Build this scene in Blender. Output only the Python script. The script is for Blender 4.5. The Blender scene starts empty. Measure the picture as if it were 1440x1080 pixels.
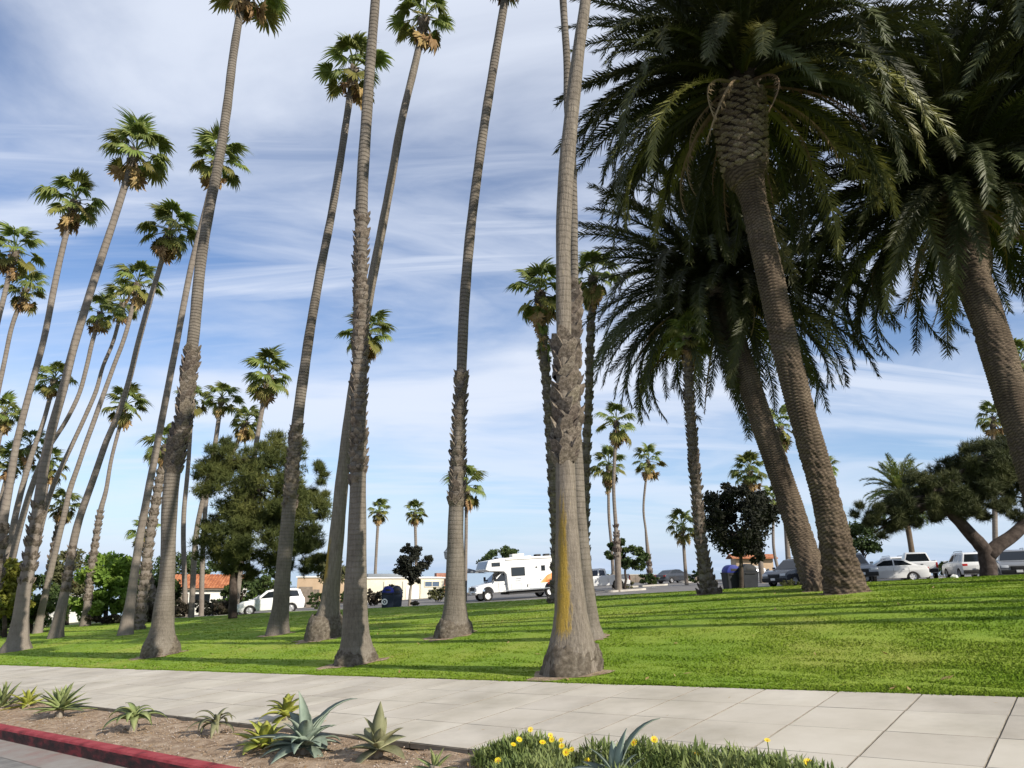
import bpy, bmesh, math, random
import numpy as np
from mathutils import Vector, Matrix
R = math.radians
random.seed(7); rng = np.random.default_rng(7)
scene = bpy.context.scene
COL = scene.collection

# ------------------------------------------------------------------ camera
FPX, HZ, EYE = 980.0, 800.0, 1.5          # focal length in px of a 1440 px wide frame, horizon row, eye height
PITCH = math.atan((HZ - 540) / FPX)
cam_d = bpy.data.cameras.new('camera'); cam = bpy.data.objects.new('camera', cam_d); COL.objects.link(cam)
cam_d.sensor_width = 36; cam_d.lens = FPX / 1440 * 36; cam_d.clip_start = .1; cam_d.clip_end = 20000
cam.location = (0, 0, EYE); cam.rotation_euler = (R(90) + PITCH, 0, 0)
scene.camera = cam

# ------------------------------------------------------------------ sky, sun, exposure
SUN_AZ = Vector((.74, -.67)).normalized(); SUN_EL = R(30)
world = bpy.data.worlds.new('World'); scene.world = world; world.use_nodes = True
wn = world.node_tree; wn.nodes.clear()
def N(t, typ, **kw):
    n = t.nodes.new(typ)
    for k, v in kw.items():
        if k == 'inp':
            for a, b in v.items(): n.inputs[a].default_value = b
        else: setattr(n, k, v)
    return n
def ramp(t, stops, interp='LINEAR'):
    n = t.nodes.new('ShaderNodeValToRGB'); e = n.color_ramp; e.interpolation = interp
    while len(e.elements) < len(stops): e.elements.new(.5)
    for el, (p, c) in zip(e.elements, stops):
        el.position = p; el.color = (c[0], c[1], c[2], 1) if not isinstance(c, (int, float)) else (c, c, c, 1)
    return n
def build_world():
    t = wn; L = t.links.new
    sky = N(t, 'ShaderNodeTexSky', sky_type='NISHITA'); sky.sun_disc = False
    sky.sun_elevation = SUN_EL; sky.sun_rotation = math.atan2(SUN_AZ.x, SUN_AZ.y)
    sky.air_density = 1.0; sky.dust_density = .15; sky.ozone_density = 3.0; sky.altitude = 10
    tc = N(t, 'ShaderNodeTexCoord'); sep = N(t, 'ShaderNodeSeparateXYZ'); L(tc.outputs['Generated'], sep.inputs[0])
    z = N(t, 'ShaderNodeMath', operation='MAXIMUM', inp={1: 0.0}); L(sep.outputs[2], z.inputs[0])
    za = N(t, 'ShaderNodeMath', operation='ADD', inp={1: .16}); L(z.outputs[0], za.inputs[0])
    dx = N(t, 'ShaderNodeMath', operation='DIVIDE'); L(sep.outputs[0], dx.inputs[0]); L(za.outputs[0], dx.inputs[1])
    dy = N(t, 'ShaderNodeMath', operation='DIVIDE'); L(sep.outputs[1], dy.inputs[0]); L(za.outputs[0], dy.inputs[1])
    cv = N(t, 'ShaderNodeCombineXYZ'); L(dx.outputs[0], cv.inputs[0]); L(dy.outputs[0], cv.inputs[1])
    def layer(rot, sc, loc, nscale, detail, rough, dist, lo, hi):
        mp = N(t, 'ShaderNodeMapping'); mp.inputs['Rotation'].default_value = (0, 0, R(rot))
        mp.inputs['Scale'].default_value = sc; mp.inputs['Location'].default_value = loc
        L(cv.outputs[0], mp.inputs[0])
        no = N(t, 'ShaderNodeTexNoise', inp={'Scale': nscale, 'Detail': detail, 'Roughness': rough, 'Distortion': dist})
        L(mp.outputs[0], no.inputs['Vector'])
        rp = ramp(t, [(lo, 0.0), (hi, 1.0)], 'EASE'); L(no.outputs[0], rp.inputs[0]); return rp.outputs[0]
    a = layer(-18, (.7, 1.5, 1), (3.1, 1.7, 0), .85, 8, .55, .6, .33, .63)      # broad veils
    b = layer(-12, (.45, 2.6, 1), (7.3, 4.2, 0), 1.1, 10, .58, 1.0, .40, .70)    # streaks
    mx = N(t, 'ShaderNodeMath', operation='MAXIMUM'); L(a, mx.inputs[0])
    bs = N(t, 'ShaderNodeMath', operation='MULTIPLY', inp={1: .9}); L(b, bs.inputs[0]); L(bs.outputs[0], mx.inputs[1])
    fac = N(t, 'ShaderNodeMath', operation='MULTIPLY', inp={1: .86}); L(mx.outputs[0], fac.inputs[0])
    hz = N(t, 'ShaderNodeMapRange', inp={1: 0.0, 2: .22, 3: .35, 4: 1.0}); L(z.outputs[0], hz.inputs[0])   # thin cloud deck: seen edge-on it melts into the haze
    fh = N(t, 'ShaderNodeMath', operation='MULTIPLY'); L(fac.outputs[0], fh.inputs[0]); L(hz.outputs[0], fh.inputs[1])
    mix = N(t, 'ShaderNodeMix', data_type='RGBA'); L(fh.outputs[0], mix.inputs['Factor'])
    tint = N(t, 'ShaderNodeMix', data_type='RGBA', blend_type='MULTIPLY', inp={'Factor': 1.0}); L(sky.outputs[0], tint.inputs['A']); tint.inputs['B'].default_value = SKY_TINT
    zi = N(t, 'ShaderNodeMath', operation='SUBTRACT', inp={0: 1.0}); L(z.outputs[0], zi.inputs[1])
    zp = N(t, 'ShaderNodeMath', operation='POWER', inp={1: 9.0}); L(zi.outputs[0], zp.inputs[0])
    zf = N(t, 'ShaderNodeMath', operation='MULTIPLY', inp={1: .9}); L(zp.outputs[0], zf.inputs[0])
    sea_haze = N(t, 'ShaderNodeMix', data_type='RGBA'); L(zf.outputs[0], sea_haze.inputs['Factor']); L(tint.outputs['Result'], sea_haze.inputs['A']); sea_haze.inputs['B'].default_value = SEA_HAZE
    L(sea_haze.outputs['Result'], mix.inputs['A']); mix.inputs['B'].default_value = CLOUD
    bg = N(t, 'ShaderNodeBackground', inp={'Strength': SKY_STR}); L(mix.outputs['Result'], bg.inputs[0])
    out = N(t, 'ShaderNodeOutputWorld'); L(bg.outputs[0], out.inputs[0])
CLOUD = (6.7, 7.2, 8.2, 1); SEA_HAZE = (3.6, 4.9, 7.1, 1); SKY_TINT = (1.08, 1.1, 1.2, 1); SKY_STR = .092   # the photograph's white balance is cool
build_world()
sl = bpy.data.lights.new('sun', 'SUN'); sl.energy = 4.9; sl.angle = R(.5); sl.color = (1, .93, .82)
so = bpy.data.objects.new('sun', sl); COL.objects.link(so)
sd = Vector((SUN_AZ.x * math.cos(SUN_EL), SUN_AZ.y * math.cos(SUN_EL), math.sin(SUN_EL)))
so.rotation_euler = (-sd).to_track_quat('-Z', 'Y').to_euler(); so.location = sd * 60
vs = scene.view_settings; vs.view_transform = 'Standard'; vs.look = 'None'; vs.exposure = 0.45; vs.gamma = 1
try: scene.cycles.use_denoising = True
except Exception: pass
scene.cycles.max_bounces = 6; scene.cycles.transparent_max_bounces = 4

# ------------------------------------------------------------------ layout helpers
CP, SP = math.cos(PITCH), math.sin(PITCH)
def ray(px, py):
    x, u = px - 720, 540 - py; f = FPX * CP - u * SP
    return x / f, (FPX * SP + u * CP) / f
def at(px, py, Y):
    rx, rz = ray(px, py); return Vector((rx * Y, Y, EYE + rz * Y))
def mpp(p):                                   # metres for one photo pixel at a point
    return (p.y * CP + (p.z - EYE) * SP) / FPX
def sst(a, b, v):
    t = np.clip((v - a) / (b - a), 0, 1); return t * t * (3 - 2 * t)
def sat(x, a, b):
    return np.where(x < a, x, a + (b - a) * (1 - np.exp(-(np.maximum(x, a) - a) / (b - a))))
def G(x, y):                                  # height of the land
    s = .638 * x + .770 * y
    xc = np.maximum(x, -70)
    zs = .0857 * sat(xc, 10., 30.) - .006 * y
    zl = .063 * sat(xc, 10., 36.) - .0118 * np.minimum(y, 110)
    w = sst(8.4, 40, s); rt = sst(10, 26, x)
    m = sst(8.3, 15, s) * (1 - sst(22 + 10 * rt, 44 + 8 * rt, s)) * (.25 + .24 * sst(-8, 10, x))
    return zs * (1 - w) + zl * w + m
def g(x, y): return float(G(np.float64(x), np.float64(y)))
def hit(px, py):
    rx, rz = ray(px, py); y = 3.0
    while y < 150:
        if EYE + rz * y < g(rx * y, y): return Vector((rx * y, y, g(rx * y, y)))
        y += .04
    return None
U = Vector((-.770, .638)); NN = Vector((.638, .770))     # along the pavement (to the left and away), across it
def ts(t, s): return (U.x * t + NN.x * s, U.y * t + NN.y * s)

# ------------------------------------------------------------------ object helpers
def link(o, parent=None):
    COL.objects.link(o)
    if parent is not None: o.parent = parent
    return o
def tag(o, label=None, cat=None, group=None, kind=None):
    if label: o['label'] = label
    if cat: o['category'] = cat
    if group: o['group'] = group
    if kind: o['kind'] = kind
    return o
def thing(name, label, cat, loc=(0, 0, 0), group=None):
    o = bpy.data.objects.new(name, None); o.location = loc; o.empty_display_size = .2
    link(o); return tag(o, label, cat, group)
def mesh(name, v, f, mat=None, smooth=False, uv=None):
    me = bpy.data.meshes.new(name); me.from_pydata([tuple(a) for a in v], [], f)
    if mat: me.materials.append(mat)
    if smooth: me.polygons.foreach_set('use_smooth', [True] * len(me.polygons))
    if uv is not None:
        l = me.uv_layers.new(name='UVMap'); idx = np.empty(len(me.loops), dtype=np.int32)
        me.loops.foreach_get('vertex_index', idx)
        l.data.foreach_set('uv', np.asarray(uv, dtype=np.float32)[idx].ravel())
    me.update(); return me
def fastmesh(name, V, F, mat, nf=3):           # V (n,3) array, F (m,nf) int array
    me = bpy.data.meshes.new(name); n, m = len(V), len(F)
    me.vertices.add(n); me.vertices.foreach_set('co', np.asarray(V, dtype=np.float32).ravel())
    me.loops.add(m * nf); me.loops.foreach_set('vertex_index', np.asarray(F, dtype=np.int32).ravel())
    me.polygons.add(m); me.polygons.foreach_set('loop_start', np.arange(0, m * nf, nf, dtype=np.int32))
    me.polygons.foreach_set('loop_total', np.full(m, nf, dtype=np.int32))
    if mat: me.materials.append(mat)
    me.update(calc_edges=True); return me
def obj(name, me, parent=None, loc=None, rot=None, sc=None):
    o = bpy.data.objects.new(name, me)
    if loc is not None: o.location = loc
    if rot is not None: o.rotation_euler = rot
    if sc is not None: o.scale = (sc, sc, sc) if isinstance(sc, (int, float)) else sc
    return link(o, parent)

class MB:
    def __init__(s): s.v = []; s.f = []
    def add(s, v, f):
        n = len(s.v); s.v += [tuple(a) for a in v]; s.f += [tuple(i + n for i in q) for q in f]; return s
    def box(s, c, d, rz=0):
        hx, hy, hz = d[0] / 2, d[1] / 2, d[2] / 2; ca, sa = math.cos(rz), math.sin(rz); v = []
        for z in (-hz, hz):
            for x, y in ((-hx, -hy), (hx, -hy), (hx, hy), (-hx, hy)):
                v.append((c[0] + x * ca - y * sa, c[1] + x * sa + y * ca, c[2] + z))
        return s.add(v, [(0, 3, 2, 1), (4, 5, 6, 7), (0, 1, 5, 4), (1, 2, 6, 5), (2, 3, 7, 6), (3, 0, 4, 7)])
    def prism(s, pts, hw):                      # side outline (x,z) counter-clockwise or not; hw(z) half width
        n = len(pts); v = [(x, hw(z), z) for x, z in pts] + [(x, -hw(z), z) for x, z in pts]
        f = [tuple(range(n)), tuple(range(2 * n - 1, n - 1, -1))]
        f += [(i, i + n, (i + 1) % n + n, (i + 1) % n) for i in range(n)]
        return s.add(v, f)
    def tube(s, P, r, k=8, cap=True):
        P = [Vector(p) for p in P]; rr = r if isinstance(r, (list, tuple)) else [r] * len(P); v = []; f = []
        for i, p in enumerate(P):
            d = (P[min(i + 1, len(P) - 1)] - P[max(i - 1, 0)]).normalized()
            a = d.cross(Vector((0, 1, 0)) if abs(d.y) < .9 else Vector((1, 0, 0))).normalized(); b = d.cross(a)
            for j in range(k):
                q = 2 * math.pi * j / k; v.append(p + (a * math.cos(q) + b * math.sin(q)) * rr[i])
        for i in range(len(P) - 1):
            for j in range(k):
                f.append((i * k + j, i * k + (j + 1) % k, (i + 1) * k + (j + 1) % k, (i + 1) * k + j))
        if cap: f.append(tuple(range(k - 1, -1, -1))); f.append(tuple(range((len(P) - 1) * k, len(P) * k)))
        return s.add(v, f)
    def build(s, name, mat, parent=None, bevel=0, smooth=False, seg=2, loc=None):
        me = mesh(name, s.v, s.f, mat)
        bm = bmesh.new(); bm.from_mesh(me); bmesh.ops.recalc_face_normals(bm, faces=bm.faces)
        if bevel:
            ed = [e for e in bm.edges if len(e.link_faces) == 2 and e.calc_face_angle(0) > .35]
            bmesh.ops.bevel(bm, geom=ed, offset=bevel, segments=seg, affect='EDGES', profile=.6, clamp_overlap=True)
        if bevel or smooth:
            for q in bm.faces: q.smooth = True
        bm.to_mesh(me); bm.free()
        if bevel:
            try: me.set_sharp_from_angle(angle=R(38))
            except Exception: pass
        return obj(name, me, parent, loc)

# ------------------------------------------------------------------ materials
def lin(h):
    h = h.lstrip('#'); return tuple(((int(h[i:i + 2], 16) / 255) ** 2.2) for i in (0, 2, 4))
def nmat(name, cols, scale=4, rough=.85, bump=0, bscale=None, transl=0, rnd=0, stretch=None, spec=.25, detail=5,
         metal=0, coord='Object', lo=.32, hi=.68, coat=0):
    m = bpy.data.materials.new(name); m.use_nodes = True; t = m.node_tree; t.nodes.clear(); L = t.links.new
    out = N(t, 'ShaderNodeOutputMaterial'); p = N(t, 'ShaderNodeBsdfPrincipled')
    p.inputs['Roughness'].default_value = rough; p.inputs['Metallic'].default_value = metal
    p.inputs['Specular IOR Level'].default_value = spec
    if coat: p.inputs['Coat Weight'].default_value = coat; p.inputs['Coat Roughness'].default_value = .08
    if coord == 'World': vec = N(t, 'ShaderNodeNewGeometry').outputs['Position']
    else: vec = N(t, 'ShaderNodeTexCoord').outputs[coord]
    if stretch:
        mp = N(t, 'ShaderNodeMapping'); mp.inputs['Scale'].default_value = stretch; L(vec, mp.inputs[0]); vec = mp.outputs[0]
    if len(cols) > 1:
        no = N(t, 'ShaderNodeTexNoise', inp={'Scale': scale, 'Detail': detail, 'Roughness': .6}); L(vec, no.inputs['Vector'])
        k = len(cols) - 1
        rp = ramp(t, [(lo + (hi - lo) * i / k, c) for i, c in enumerate(cols)]); L(no.outputs[0], rp.inputs[0]); c = rp.outputs[0]
    else:
        rgb = N(t, 'ShaderNodeRGB'); rgb.outputs[0].default_value = (*cols[0], 1); c = rgb.outputs[0]
    if rnd:
        oi = N(t, 'ShaderNodeObjectInfo'); mr = N(t, 'ShaderNodeMapRange', inp={3: 1 - rnd, 4: 1 + rnd}); L(oi.outputs['Random'], mr.inputs[0])
        hs = N(t, 'ShaderNodeHueSaturation'); L(mr.outputs[0], hs.inputs['Value']); L(c, hs.inputs['Color'])
        m2 = N(t, 'ShaderNodeMapRange', inp={3: .5 - rnd * .06, 4: .5 + rnd * .04}); L(oi.outputs['Random'], m2.inputs[0]); L(m2.outputs[0], hs.inputs['Hue'])
        c = hs.outputs[0]
    L(c, p.inputs['Base Color'])
    if bump:
        n2 = N(t, 'ShaderNodeTexNoise', inp={'Scale': bscale or scale * 4, 'Detail': 6, 'Roughness': .65}); L(vec, n2.inputs['Vector'])
        b = N(t, 'ShaderNodeBump', inp={'Strength': bump, 'Distance': .05}); L(n2.outputs[0], b.inputs['Height']); L(b.outputs[0], p.inputs['Normal'])
    sh = p.outputs[0]
    if transl:
        tr = N(t, 'ShaderNodeBsdfTranslucent'); L(c, tr.inputs[0]); mx = N(t, 'ShaderNodeMixShader', inp={0: transl})
        L(sh, mx.inputs[1]); L(tr.outputs[0], mx.inputs[2]); sh = mx.outputs[0]
    L(sh, out.inputs[0]); return m
def trunk_mat(name, c_dark, c_mid, c_light, ring, ring_amt, fiss, lichen=False, diamond=None):
    """bark with leaf-scar rings (UV v is metres along the trunk) and upright fissures"""
    m = bpy.data.materials.new(name); m.use_nodes = True; t = m.node_tree; t.nodes.clear(); L = t.links.new
    out = N(t, 'ShaderNodeOutputMaterial'); p = N(t, 'ShaderNodeBsdfPrincipled', inp={'Roughness': .92, 'Specular IOR Level': .15})
    uv = N(t, 'ShaderNodeUVMap'); sep = N(t, 'ShaderNodeSeparateXYZ'); L(uv.outputs[0], sep.inputs[0])
    tc = N(t, 'ShaderNodeTexCoord')
    n1 = N(t, 'ShaderNodeTexNoise', inp={'Scale': 1.3, 'Detail': 6, 'Roughness': .65}); L(tc.outputs['Object'], n1.inputs['Vector'])
    mp = N(t, 'ShaderNodeMapping'); mp.inputs['Scale'].default_value = (14, 14, 1.6); L(tc.outputs['Object'], mp.inputs[0])
    n2 = N(t, 'ShaderNodeTexNoise', inp={'Scale': 2.2, 'Detail': 6, 'Roughness': .7}); L(mp.outputs[0], n2.inputs['Vector'])
    n3 = N(t, 'ShaderNodeTexNoise', inp={'Scale': 28, 'Detail': 4, 'Roughness': .7}); L(tc.outputs['Object'], n3.inputs['Vector'])
    # rings
    v = N(t, 'ShaderNodeMath', operation='MULTIPLY_ADD', inp={1: 1 / ring}); L(sep.outputs[1], v.inputs[0])
    nn = N(t, 'ShaderNodeMath', operation='MULTIPLY', inp={1: 1.6}); L(n1.outputs[0], nn.inputs[0]); L(nn.outputs[0], v.inputs[2])
    fr = N(t, 'ShaderNodeMath', operation='FRACT'); L(v.outputs[0], fr.inputs[0])
    rr = ramp(t, [(0, 0.0), (.25, 1.0), (.8, .8), (1, 0.0)]); L(fr.outputs[0], rr.inputs[0])
    col = ramp(t, [(.3, c_dark), (.5, c_mid), (.72, c_light)]); 
    a = N(t, 'ShaderNodeMath', operation='MULTIPLY_ADD', inp={1: fiss}); L(n2.outputs[0], a.inputs[0])
    b = N(t, 'ShaderNodeMath', operation='MULTIPLY', inp={1: 1 - fiss - .2}); L(n1.outputs[0], b.inputs[0]); L(b.outputs[0], a.inputs[2])
    a3 = N(t, 'ShaderNodeMath', operation='MULTIPLY_ADD', inp={1: .2}); L(n3.outputs[0], a3.inputs[0]); L(a.outputs[0], a3.inputs[2])
    L(a3.outputs[0], col.inputs[0])
    hv = N(t, 'ShaderNodeMapRange', inp={1: 1.0, 2: 7.0, 3: .2, 4: 1.0}); L(sep.outputs[1], hv.inputs[0])
    rq = N(t, 'ShaderNodeMath', operation='SUBTRACT', inp={0: 1.0}); L(rr.outputs[0], rq.inputs[1])
    rm = N(t, 'ShaderNodeMath', operation='MULTIPLY'); L(rq.outputs[0], rm.inputs[0]); L(hv.outputs[0], rm.inputs[1])
    rn = N(t, 'ShaderNodeMath', operation='MULTIPLY'); L(rm.outputs[0], rn.inputs[0]); L(n3.outputs[0], rn.inputs[1])
    dk = N(t, 'ShaderNodeMath', operation='MULTIPLY_ADD', inp={1: -ring_amt * 1.7, 2: 1.0}); L(rn.outputs[0], dk.inputs[0])
    mul = N(t, 'ShaderNodeMix', data_type='RGBA', blend_type='MULTIPLY', inp={'Factor': 1.0}); L(col.outputs[0], mul.inputs['A']); L(dk.outputs[0], mul.inputs['B'])
    c = mul.outputs['Result']
    if lichen:                                  # ochre lichen: grows on one flank, kept in the mesh attribute 'lichen'
        at_ = N(t, 'ShaderNodeAttribute', attribute_name='lichen')
        q = N(t, 'ShaderNodeMath', operation='MULTIPLY_ADD', inp={1: 2.4}); L(n2.outputs[0], q.inputs[0]); q.inputs[2].default_value = -1.1
        q2 = N(t, 'ShaderNodeMath', operation='ADD'); L(at_.outputs['Fac'], q2.inputs[0]); L(q.outputs[0], q2.inputs[1])
        q3 = ramp(t, [(.4, 0.0), (.95, .8)]); L(q2.outputs[0], q3.inputs[0])
        mm = N(t, 'ShaderNodeMix', data_type='RGBA'); L(q3.outputs[0], mm.inputs['Factor']); L(c, mm.inputs['A']); mm.inputs['B'].default_value = (.30, .195, .016, 1); c = mm.outputs['Result']
    if diamond:                                 # dark fibre between the lozenge leaf scars, plus painted gap shade behind the head's stubs
        ga = N(t, 'ShaderNodeAttribute', attribute_name='groove')
        wb = N(t, 'ShaderNodeMath', operation='MULTIPLY_ADD', inp={1: .5, 2: -.25}); L(n3.outputs[0], wb.inputs[0])
        ad = N(t, 'ShaderNodeMath', operation='ADD'); L(ga.outputs['Fac'], ad.inputs[0]); L(wb.outputs[0], ad.inputs[1])
        rd = ramp(t, [(.05, .35), (.5, 1.0)]); L(ad.outputs[0], rd.inputs[0])
        md = N(t, 'ShaderNodeMix', data_type='RGBA', blend_type='MULTIPLY', inp={'Factor': 1.0}); L(c, md.inputs['A']); L(rd.outputs[0], md.inputs['B']); c = md.outputs['Result']
    L(c, p.inputs['Base Color'])
    h = N(t, 'ShaderNodeMath', operation='MULTIPLY_ADD', inp={1: -ring_amt * 1.5}); L(rn.outputs[0], h.inputs[0]); L(a3.outputs[0], h.inputs[2])
    bp = N(t, 'ShaderNodeBump', inp={'Strength': 1.0, 'Distance': .05}); L(h.outputs[0], bp.inputs['Height']); L(bp.outputs[0], p.inputs['Normal'])
    L(p.outputs[0], out.inputs[0]); return m

M = {}
M['asphalt_road'] = nmat('asphalt_road', [(.13, .125, .115), (.2, .19, .175), (.26, .25, .23)], 3, .9, .3, 160)
M['kerb_face_dark'] = nmat('kerb_face_dark', [(.018, .014, .013), (.06, .022, .022), (.2, .03, .035)], 4, .8, .3, 60, stretch=(1, 1, 3))
M['gutter'] = nmat('gutter', [(.24, .15, .13), (.25, .22, .195), (.28, .26, .235)], 2.5, .9, .3, 80)
M['kerb_red'] = nmat('kerb_red', [(.04, .016, .016), (.25, .028, .034), (.33, .055, .06)], 5, .75, .3, 60, lo=.25, hi=.6)
M['soil'] = nmat('soil', [(.22, .15, .095), (.36, .26, .175), (.48, .37, .265)], 7, .95, .8, 45)
M['stone'] = nmat('stone', [(.35, .29, .23), (.55, .5, .43)], 20, .9, rnd=.2)
M['slab'] = nmat('slab', [(.40, .36, .29), (.475, .43, .355), (.53, .485, .41)], .9, .9, .12, 90, rnd=.07, coord='World', detail=9)
def stains(m):                                # gum spots and drip stains on the concrete
    t = m.node_tree; L = t.links.new; p = [n for n in t.nodes if n.type == 'BSDF_PRINCIPLED'][0]; src = p.inputs['Base Color'].links[0].from_socket
    pos = N(t, 'ShaderNodeNewGeometry').outputs['Position']
    vo = N(t, 'ShaderNodeTexVoronoi', inp={'Scale': 1.3, 'Randomness': 1.0}); L(pos, vo.inputs['Vector']); r1 = ramp(t, [(.016, .45), (.03, 1.0)]); L(vo.outputs['Distance'], r1.inputs[0])
    no = N(t, 'ShaderNodeTexNoise', inp={'Scale': .55, 'Detail': 8, 'Roughness': .7}); L(pos, no.inputs['Vector']); r2 = ramp(t, [(.33, .80), (.52, 1.0)]); L(no.outputs[0], r2.inputs[0])
    c = src
    for r in (r1, r2):
        mx = N(t, 'ShaderNodeMix', data_type='RGBA', blend_type='MULTIPLY', inp={'Factor': 1.0}); L(c, mx.inputs['A']); L(r.outputs[0], mx.inputs['B']); c = mx.outputs['Result']
    L(c, p.inputs['Base Color'])
stains(M['slab'])
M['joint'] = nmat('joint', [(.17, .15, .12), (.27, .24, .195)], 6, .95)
M['roots'] = nmat('roots', [(.09, .072, .052), (.17, .14, .105), (.28, .24, .185)], 14, .97, 1.0, 90)
M['lawn'] = nmat('lawn', [(.15, .245, .02), (.19, .285, .026), (.24, .315, .036), (.29, .32, .055)], .33, .95, .4, 60)
M['grass'] = nmat('grass', [(.15, .265, .016), (.195, .315, .022), (.25, .35, .034), (.31, .36, .055)], .33, .8, transl=.36, spec=.1, detail=9, lo=.3, hi=.74)
def soft_normals(m, k):                       # blades bend every way: shade them partly as the mat they form
    t = m.node_tree; L = t.links.new; ge = N(t, 'ShaderNodeNewGeometry'); mx = N(t, 'ShaderNodeMix', data_type='VECTOR', inp={'Factor': k})
    L(ge.outputs['Normal'], mx.inputs['A']); mx.inputs['B'].default_value = (-.08, 0, 1)
    for n in t.nodes:
        if n.type in ('BSDF_PRINCIPLED', 'BSDF_TRANSLUCENT'): L(mx.outputs['Result'], n.inputs['Normal'])
soft_normals(M['grass'], .75)
M['lot'] = nmat('lot', [(.13, .12, .115), (.17, .16, .15), (.2, .19, .18)], .8, .9, .2, 40)
M['paint'] = nmat('paint', [(.5, .5, .48), (.7, .7, .68)], 12, .8)
M['concrete'] = nmat('concrete', [(.42, .39, .34), (.52, .49, .43)], 3, .9, .2, 40)
M['terrain'] = nmat('terrain', [(.12, .11, .06), (.16, .16, .07), (.1, .13, .05)], .3, .95, .3, 8)
M['sea'] = nmat('sea', [(.12, .2, .28), (.15, .24, .32)], .02, .12, .03, 1.5, spec=.5)
M['trunk_ring'] = trunk_mat('trunk_ring', (.06, .05, .04), (.155, .133, .108), (.27, .238, .2), .11, .45, .35)
M['trunk_far'] = trunk_mat('trunk_far', (.11, .09, .073), (.195, .165, .137), (.27, .238, .2), .26, .28, .35)
M['trunk_lichen'] = trunk_mat('trunk_lichen', (.085, .07, .054), (.18, .153, .122), (.30, .262, .215), .12, .2, .6, True)
M['trunk_date'] = trunk_mat('trunk_date', (.05, .036, .024), (.115, .086, .06), (.2, .155, .108), .085, .05, .2, diamond=True)
M['stub'] = nmat('stub', [(.055, .043, .032), (.145, .118, .092), (.25, .21, .168)], 8, .95, .5, 40, rnd=.25)
M['stub_date'] = nmat('stub_date', [(.08, .058, .04), (.19, .15, .105), (.3, .25, .185)], 9, .9, .4, 50, rnd=.25)
M['fan'] = nmat('fan', [(.09, .13, .022), (.155, .195, .042), (.245, .255, .07)], 3.5, .5, transl=.42, rnd=.3, spec=.4)
M['fan_dry'] = nmat('fan_dry', [(.2, .125, .05), (.36, .24, .105), (.44, .32, .17)], 5, .9, transl=.25, rnd=.3)
M['fan_yellow'] = nmat('fan_yellow', [(.13, .14, .03), (.22, .2, .05)], 4, .6, transl=.3, rnd=.25)
M['date_leaf'] = nmat('date_leaf', [(.018, .023, .006), (.034, .041, .01), (.07, .076, .02)], 1.2, .55, transl=.12, rnd=.3, spec=.3)
M['date_yellow'] = nmat('date_yellow', [(.11, .115, .025), (.18, .17, .045)], 1.5, .5, transl=.2, rnd=.2, spec=.4)
M['date_dry'] = nmat('date_dry', [(.16, .11, .06), (.29, .21, .125)], 3, .9, transl=.1, rnd=.3)
M['pine_leaf'] = nmat('pine_leaf', [(.04, .055, .015), (.085, .1, .026), (.15, .155, .042)], .5, .7, transl=.25)
M['pine_dark'] = nmat('pine_dark', [(.025, .033, .013), (.055, .063, .022), (.1, .105, .038)], .6, .7, transl=.12)
M['leaf_dark'] = nmat('leaf_dark', [(.013, .014, .011), (.022, .024, .017), (.034, .035, .024)], .8, .7, transl=.1, spec=.12)
M['leaf_mid'] = nmat('leaf_mid', [(.03, .05, .014), (.05, .08, .022), (.085, .11, .03)], .7, .6, transl=.2)
M['leaf_bright'] = nmat('leaf_bright', [(.11, .2, .03), (.18, .28, .045), (.25, .34, .06)], .5, .6, transl=.4)
M['leaf_yellow'] = nmat('leaf_yellow', [(.1, .13, .02), (.19, .19, .03), (.26, .22, .05)], .6, .6, transl=.3)
M['leaf_maroon'] = nmat('leaf_maroon', [(.03, .024, .018), (.055, .045, .03), (.08, .075, .04)], .9, .7, transl=.15)
M['leaf_olive'] = nmat('leaf_olive', [(.07, .075, .03), (.13, .13, .055)], .9, .7, transl=.2)
M['bark'] = nmat('bark', [(.028, .02, .016), (.055, .041, .033), (.09, .07, .058)], 3, .95, .8, 14)
M['bark_pale'] = nmat('bark_pale', [(.2, .17, .13), (.3, .26, .21)], 4, .95, .5, 14)
M['white_paint'] = nmat('white_paint', [(.68, .68, .665)], rough=.3, spec=.5, coat=.4)
M['silver_paint'] = nmat('silver_paint', [(.26, .27, .28)], rough=.3, spec=.5, metal=.35, coat=.5)
M['dark_paint'] = nmat('dark_paint', [(.028, .032, .04)], rough=.25, spec=.5, coat=.6)
M['navy_paint'] = nmat('navy_paint', [(.018, .022, .032)], rough=.25, spec=.5, coat=.6)
M['glass'] = nmat('glass', [(.012, .015, .018)], rough=.06, spec=.7)
M['glass_pale'] = nmat('glass_pale', [(.1, .14, .2)], rough=.08, spec=.8)
M['black_trim'] = nmat('black_trim', [(.018, .018, .018), (.03, .03, .03)], 6, .6)
M['chrome'] = nmat('chrome', [(.6, .6, .6)], rough=.2, metal=.9)
M['tyre'] = nmat('tyre', [(.014, .014, .014), (.03, .028, .026)], 9, .9)
M['rim'] = nmat('rim', [(.42, .42, .43)], rough=.35, metal=.6)
M['rim_white'] = nmat('rim_white', [(.7, .7, .7)], rough=.4)
M['lamp_red'] = nmat('lamp_red', [(.4, .02, .015)], rough=.2, spec=.6)
M['lamp_clear'] = nmat('lamp_clear', [(.6, .63, .66)], rough=.12, spec=.8)
M['orange'] = nmat('orange', [(.7, .2, .04), (.75, .42, .2)], 1.3, .4, lo=.4, hi=.6)
M['rust_print'] = nmat('rust_print', [(.35, .1, .03), (.5, .17, .06)], 2, .4)
M['plate'] = nmat('plate', [(.7, .7, .68)], rough=.4)
M['cream'] = nmat('cream', [(.62, .57, .43), (.72, .67, .53)], 1.2, .9, .15, 20)
M['tan'] = nmat('tan', [(.4, .29, .19), (.47, .35, .24)], 1, .9, .15, 20)
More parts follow.
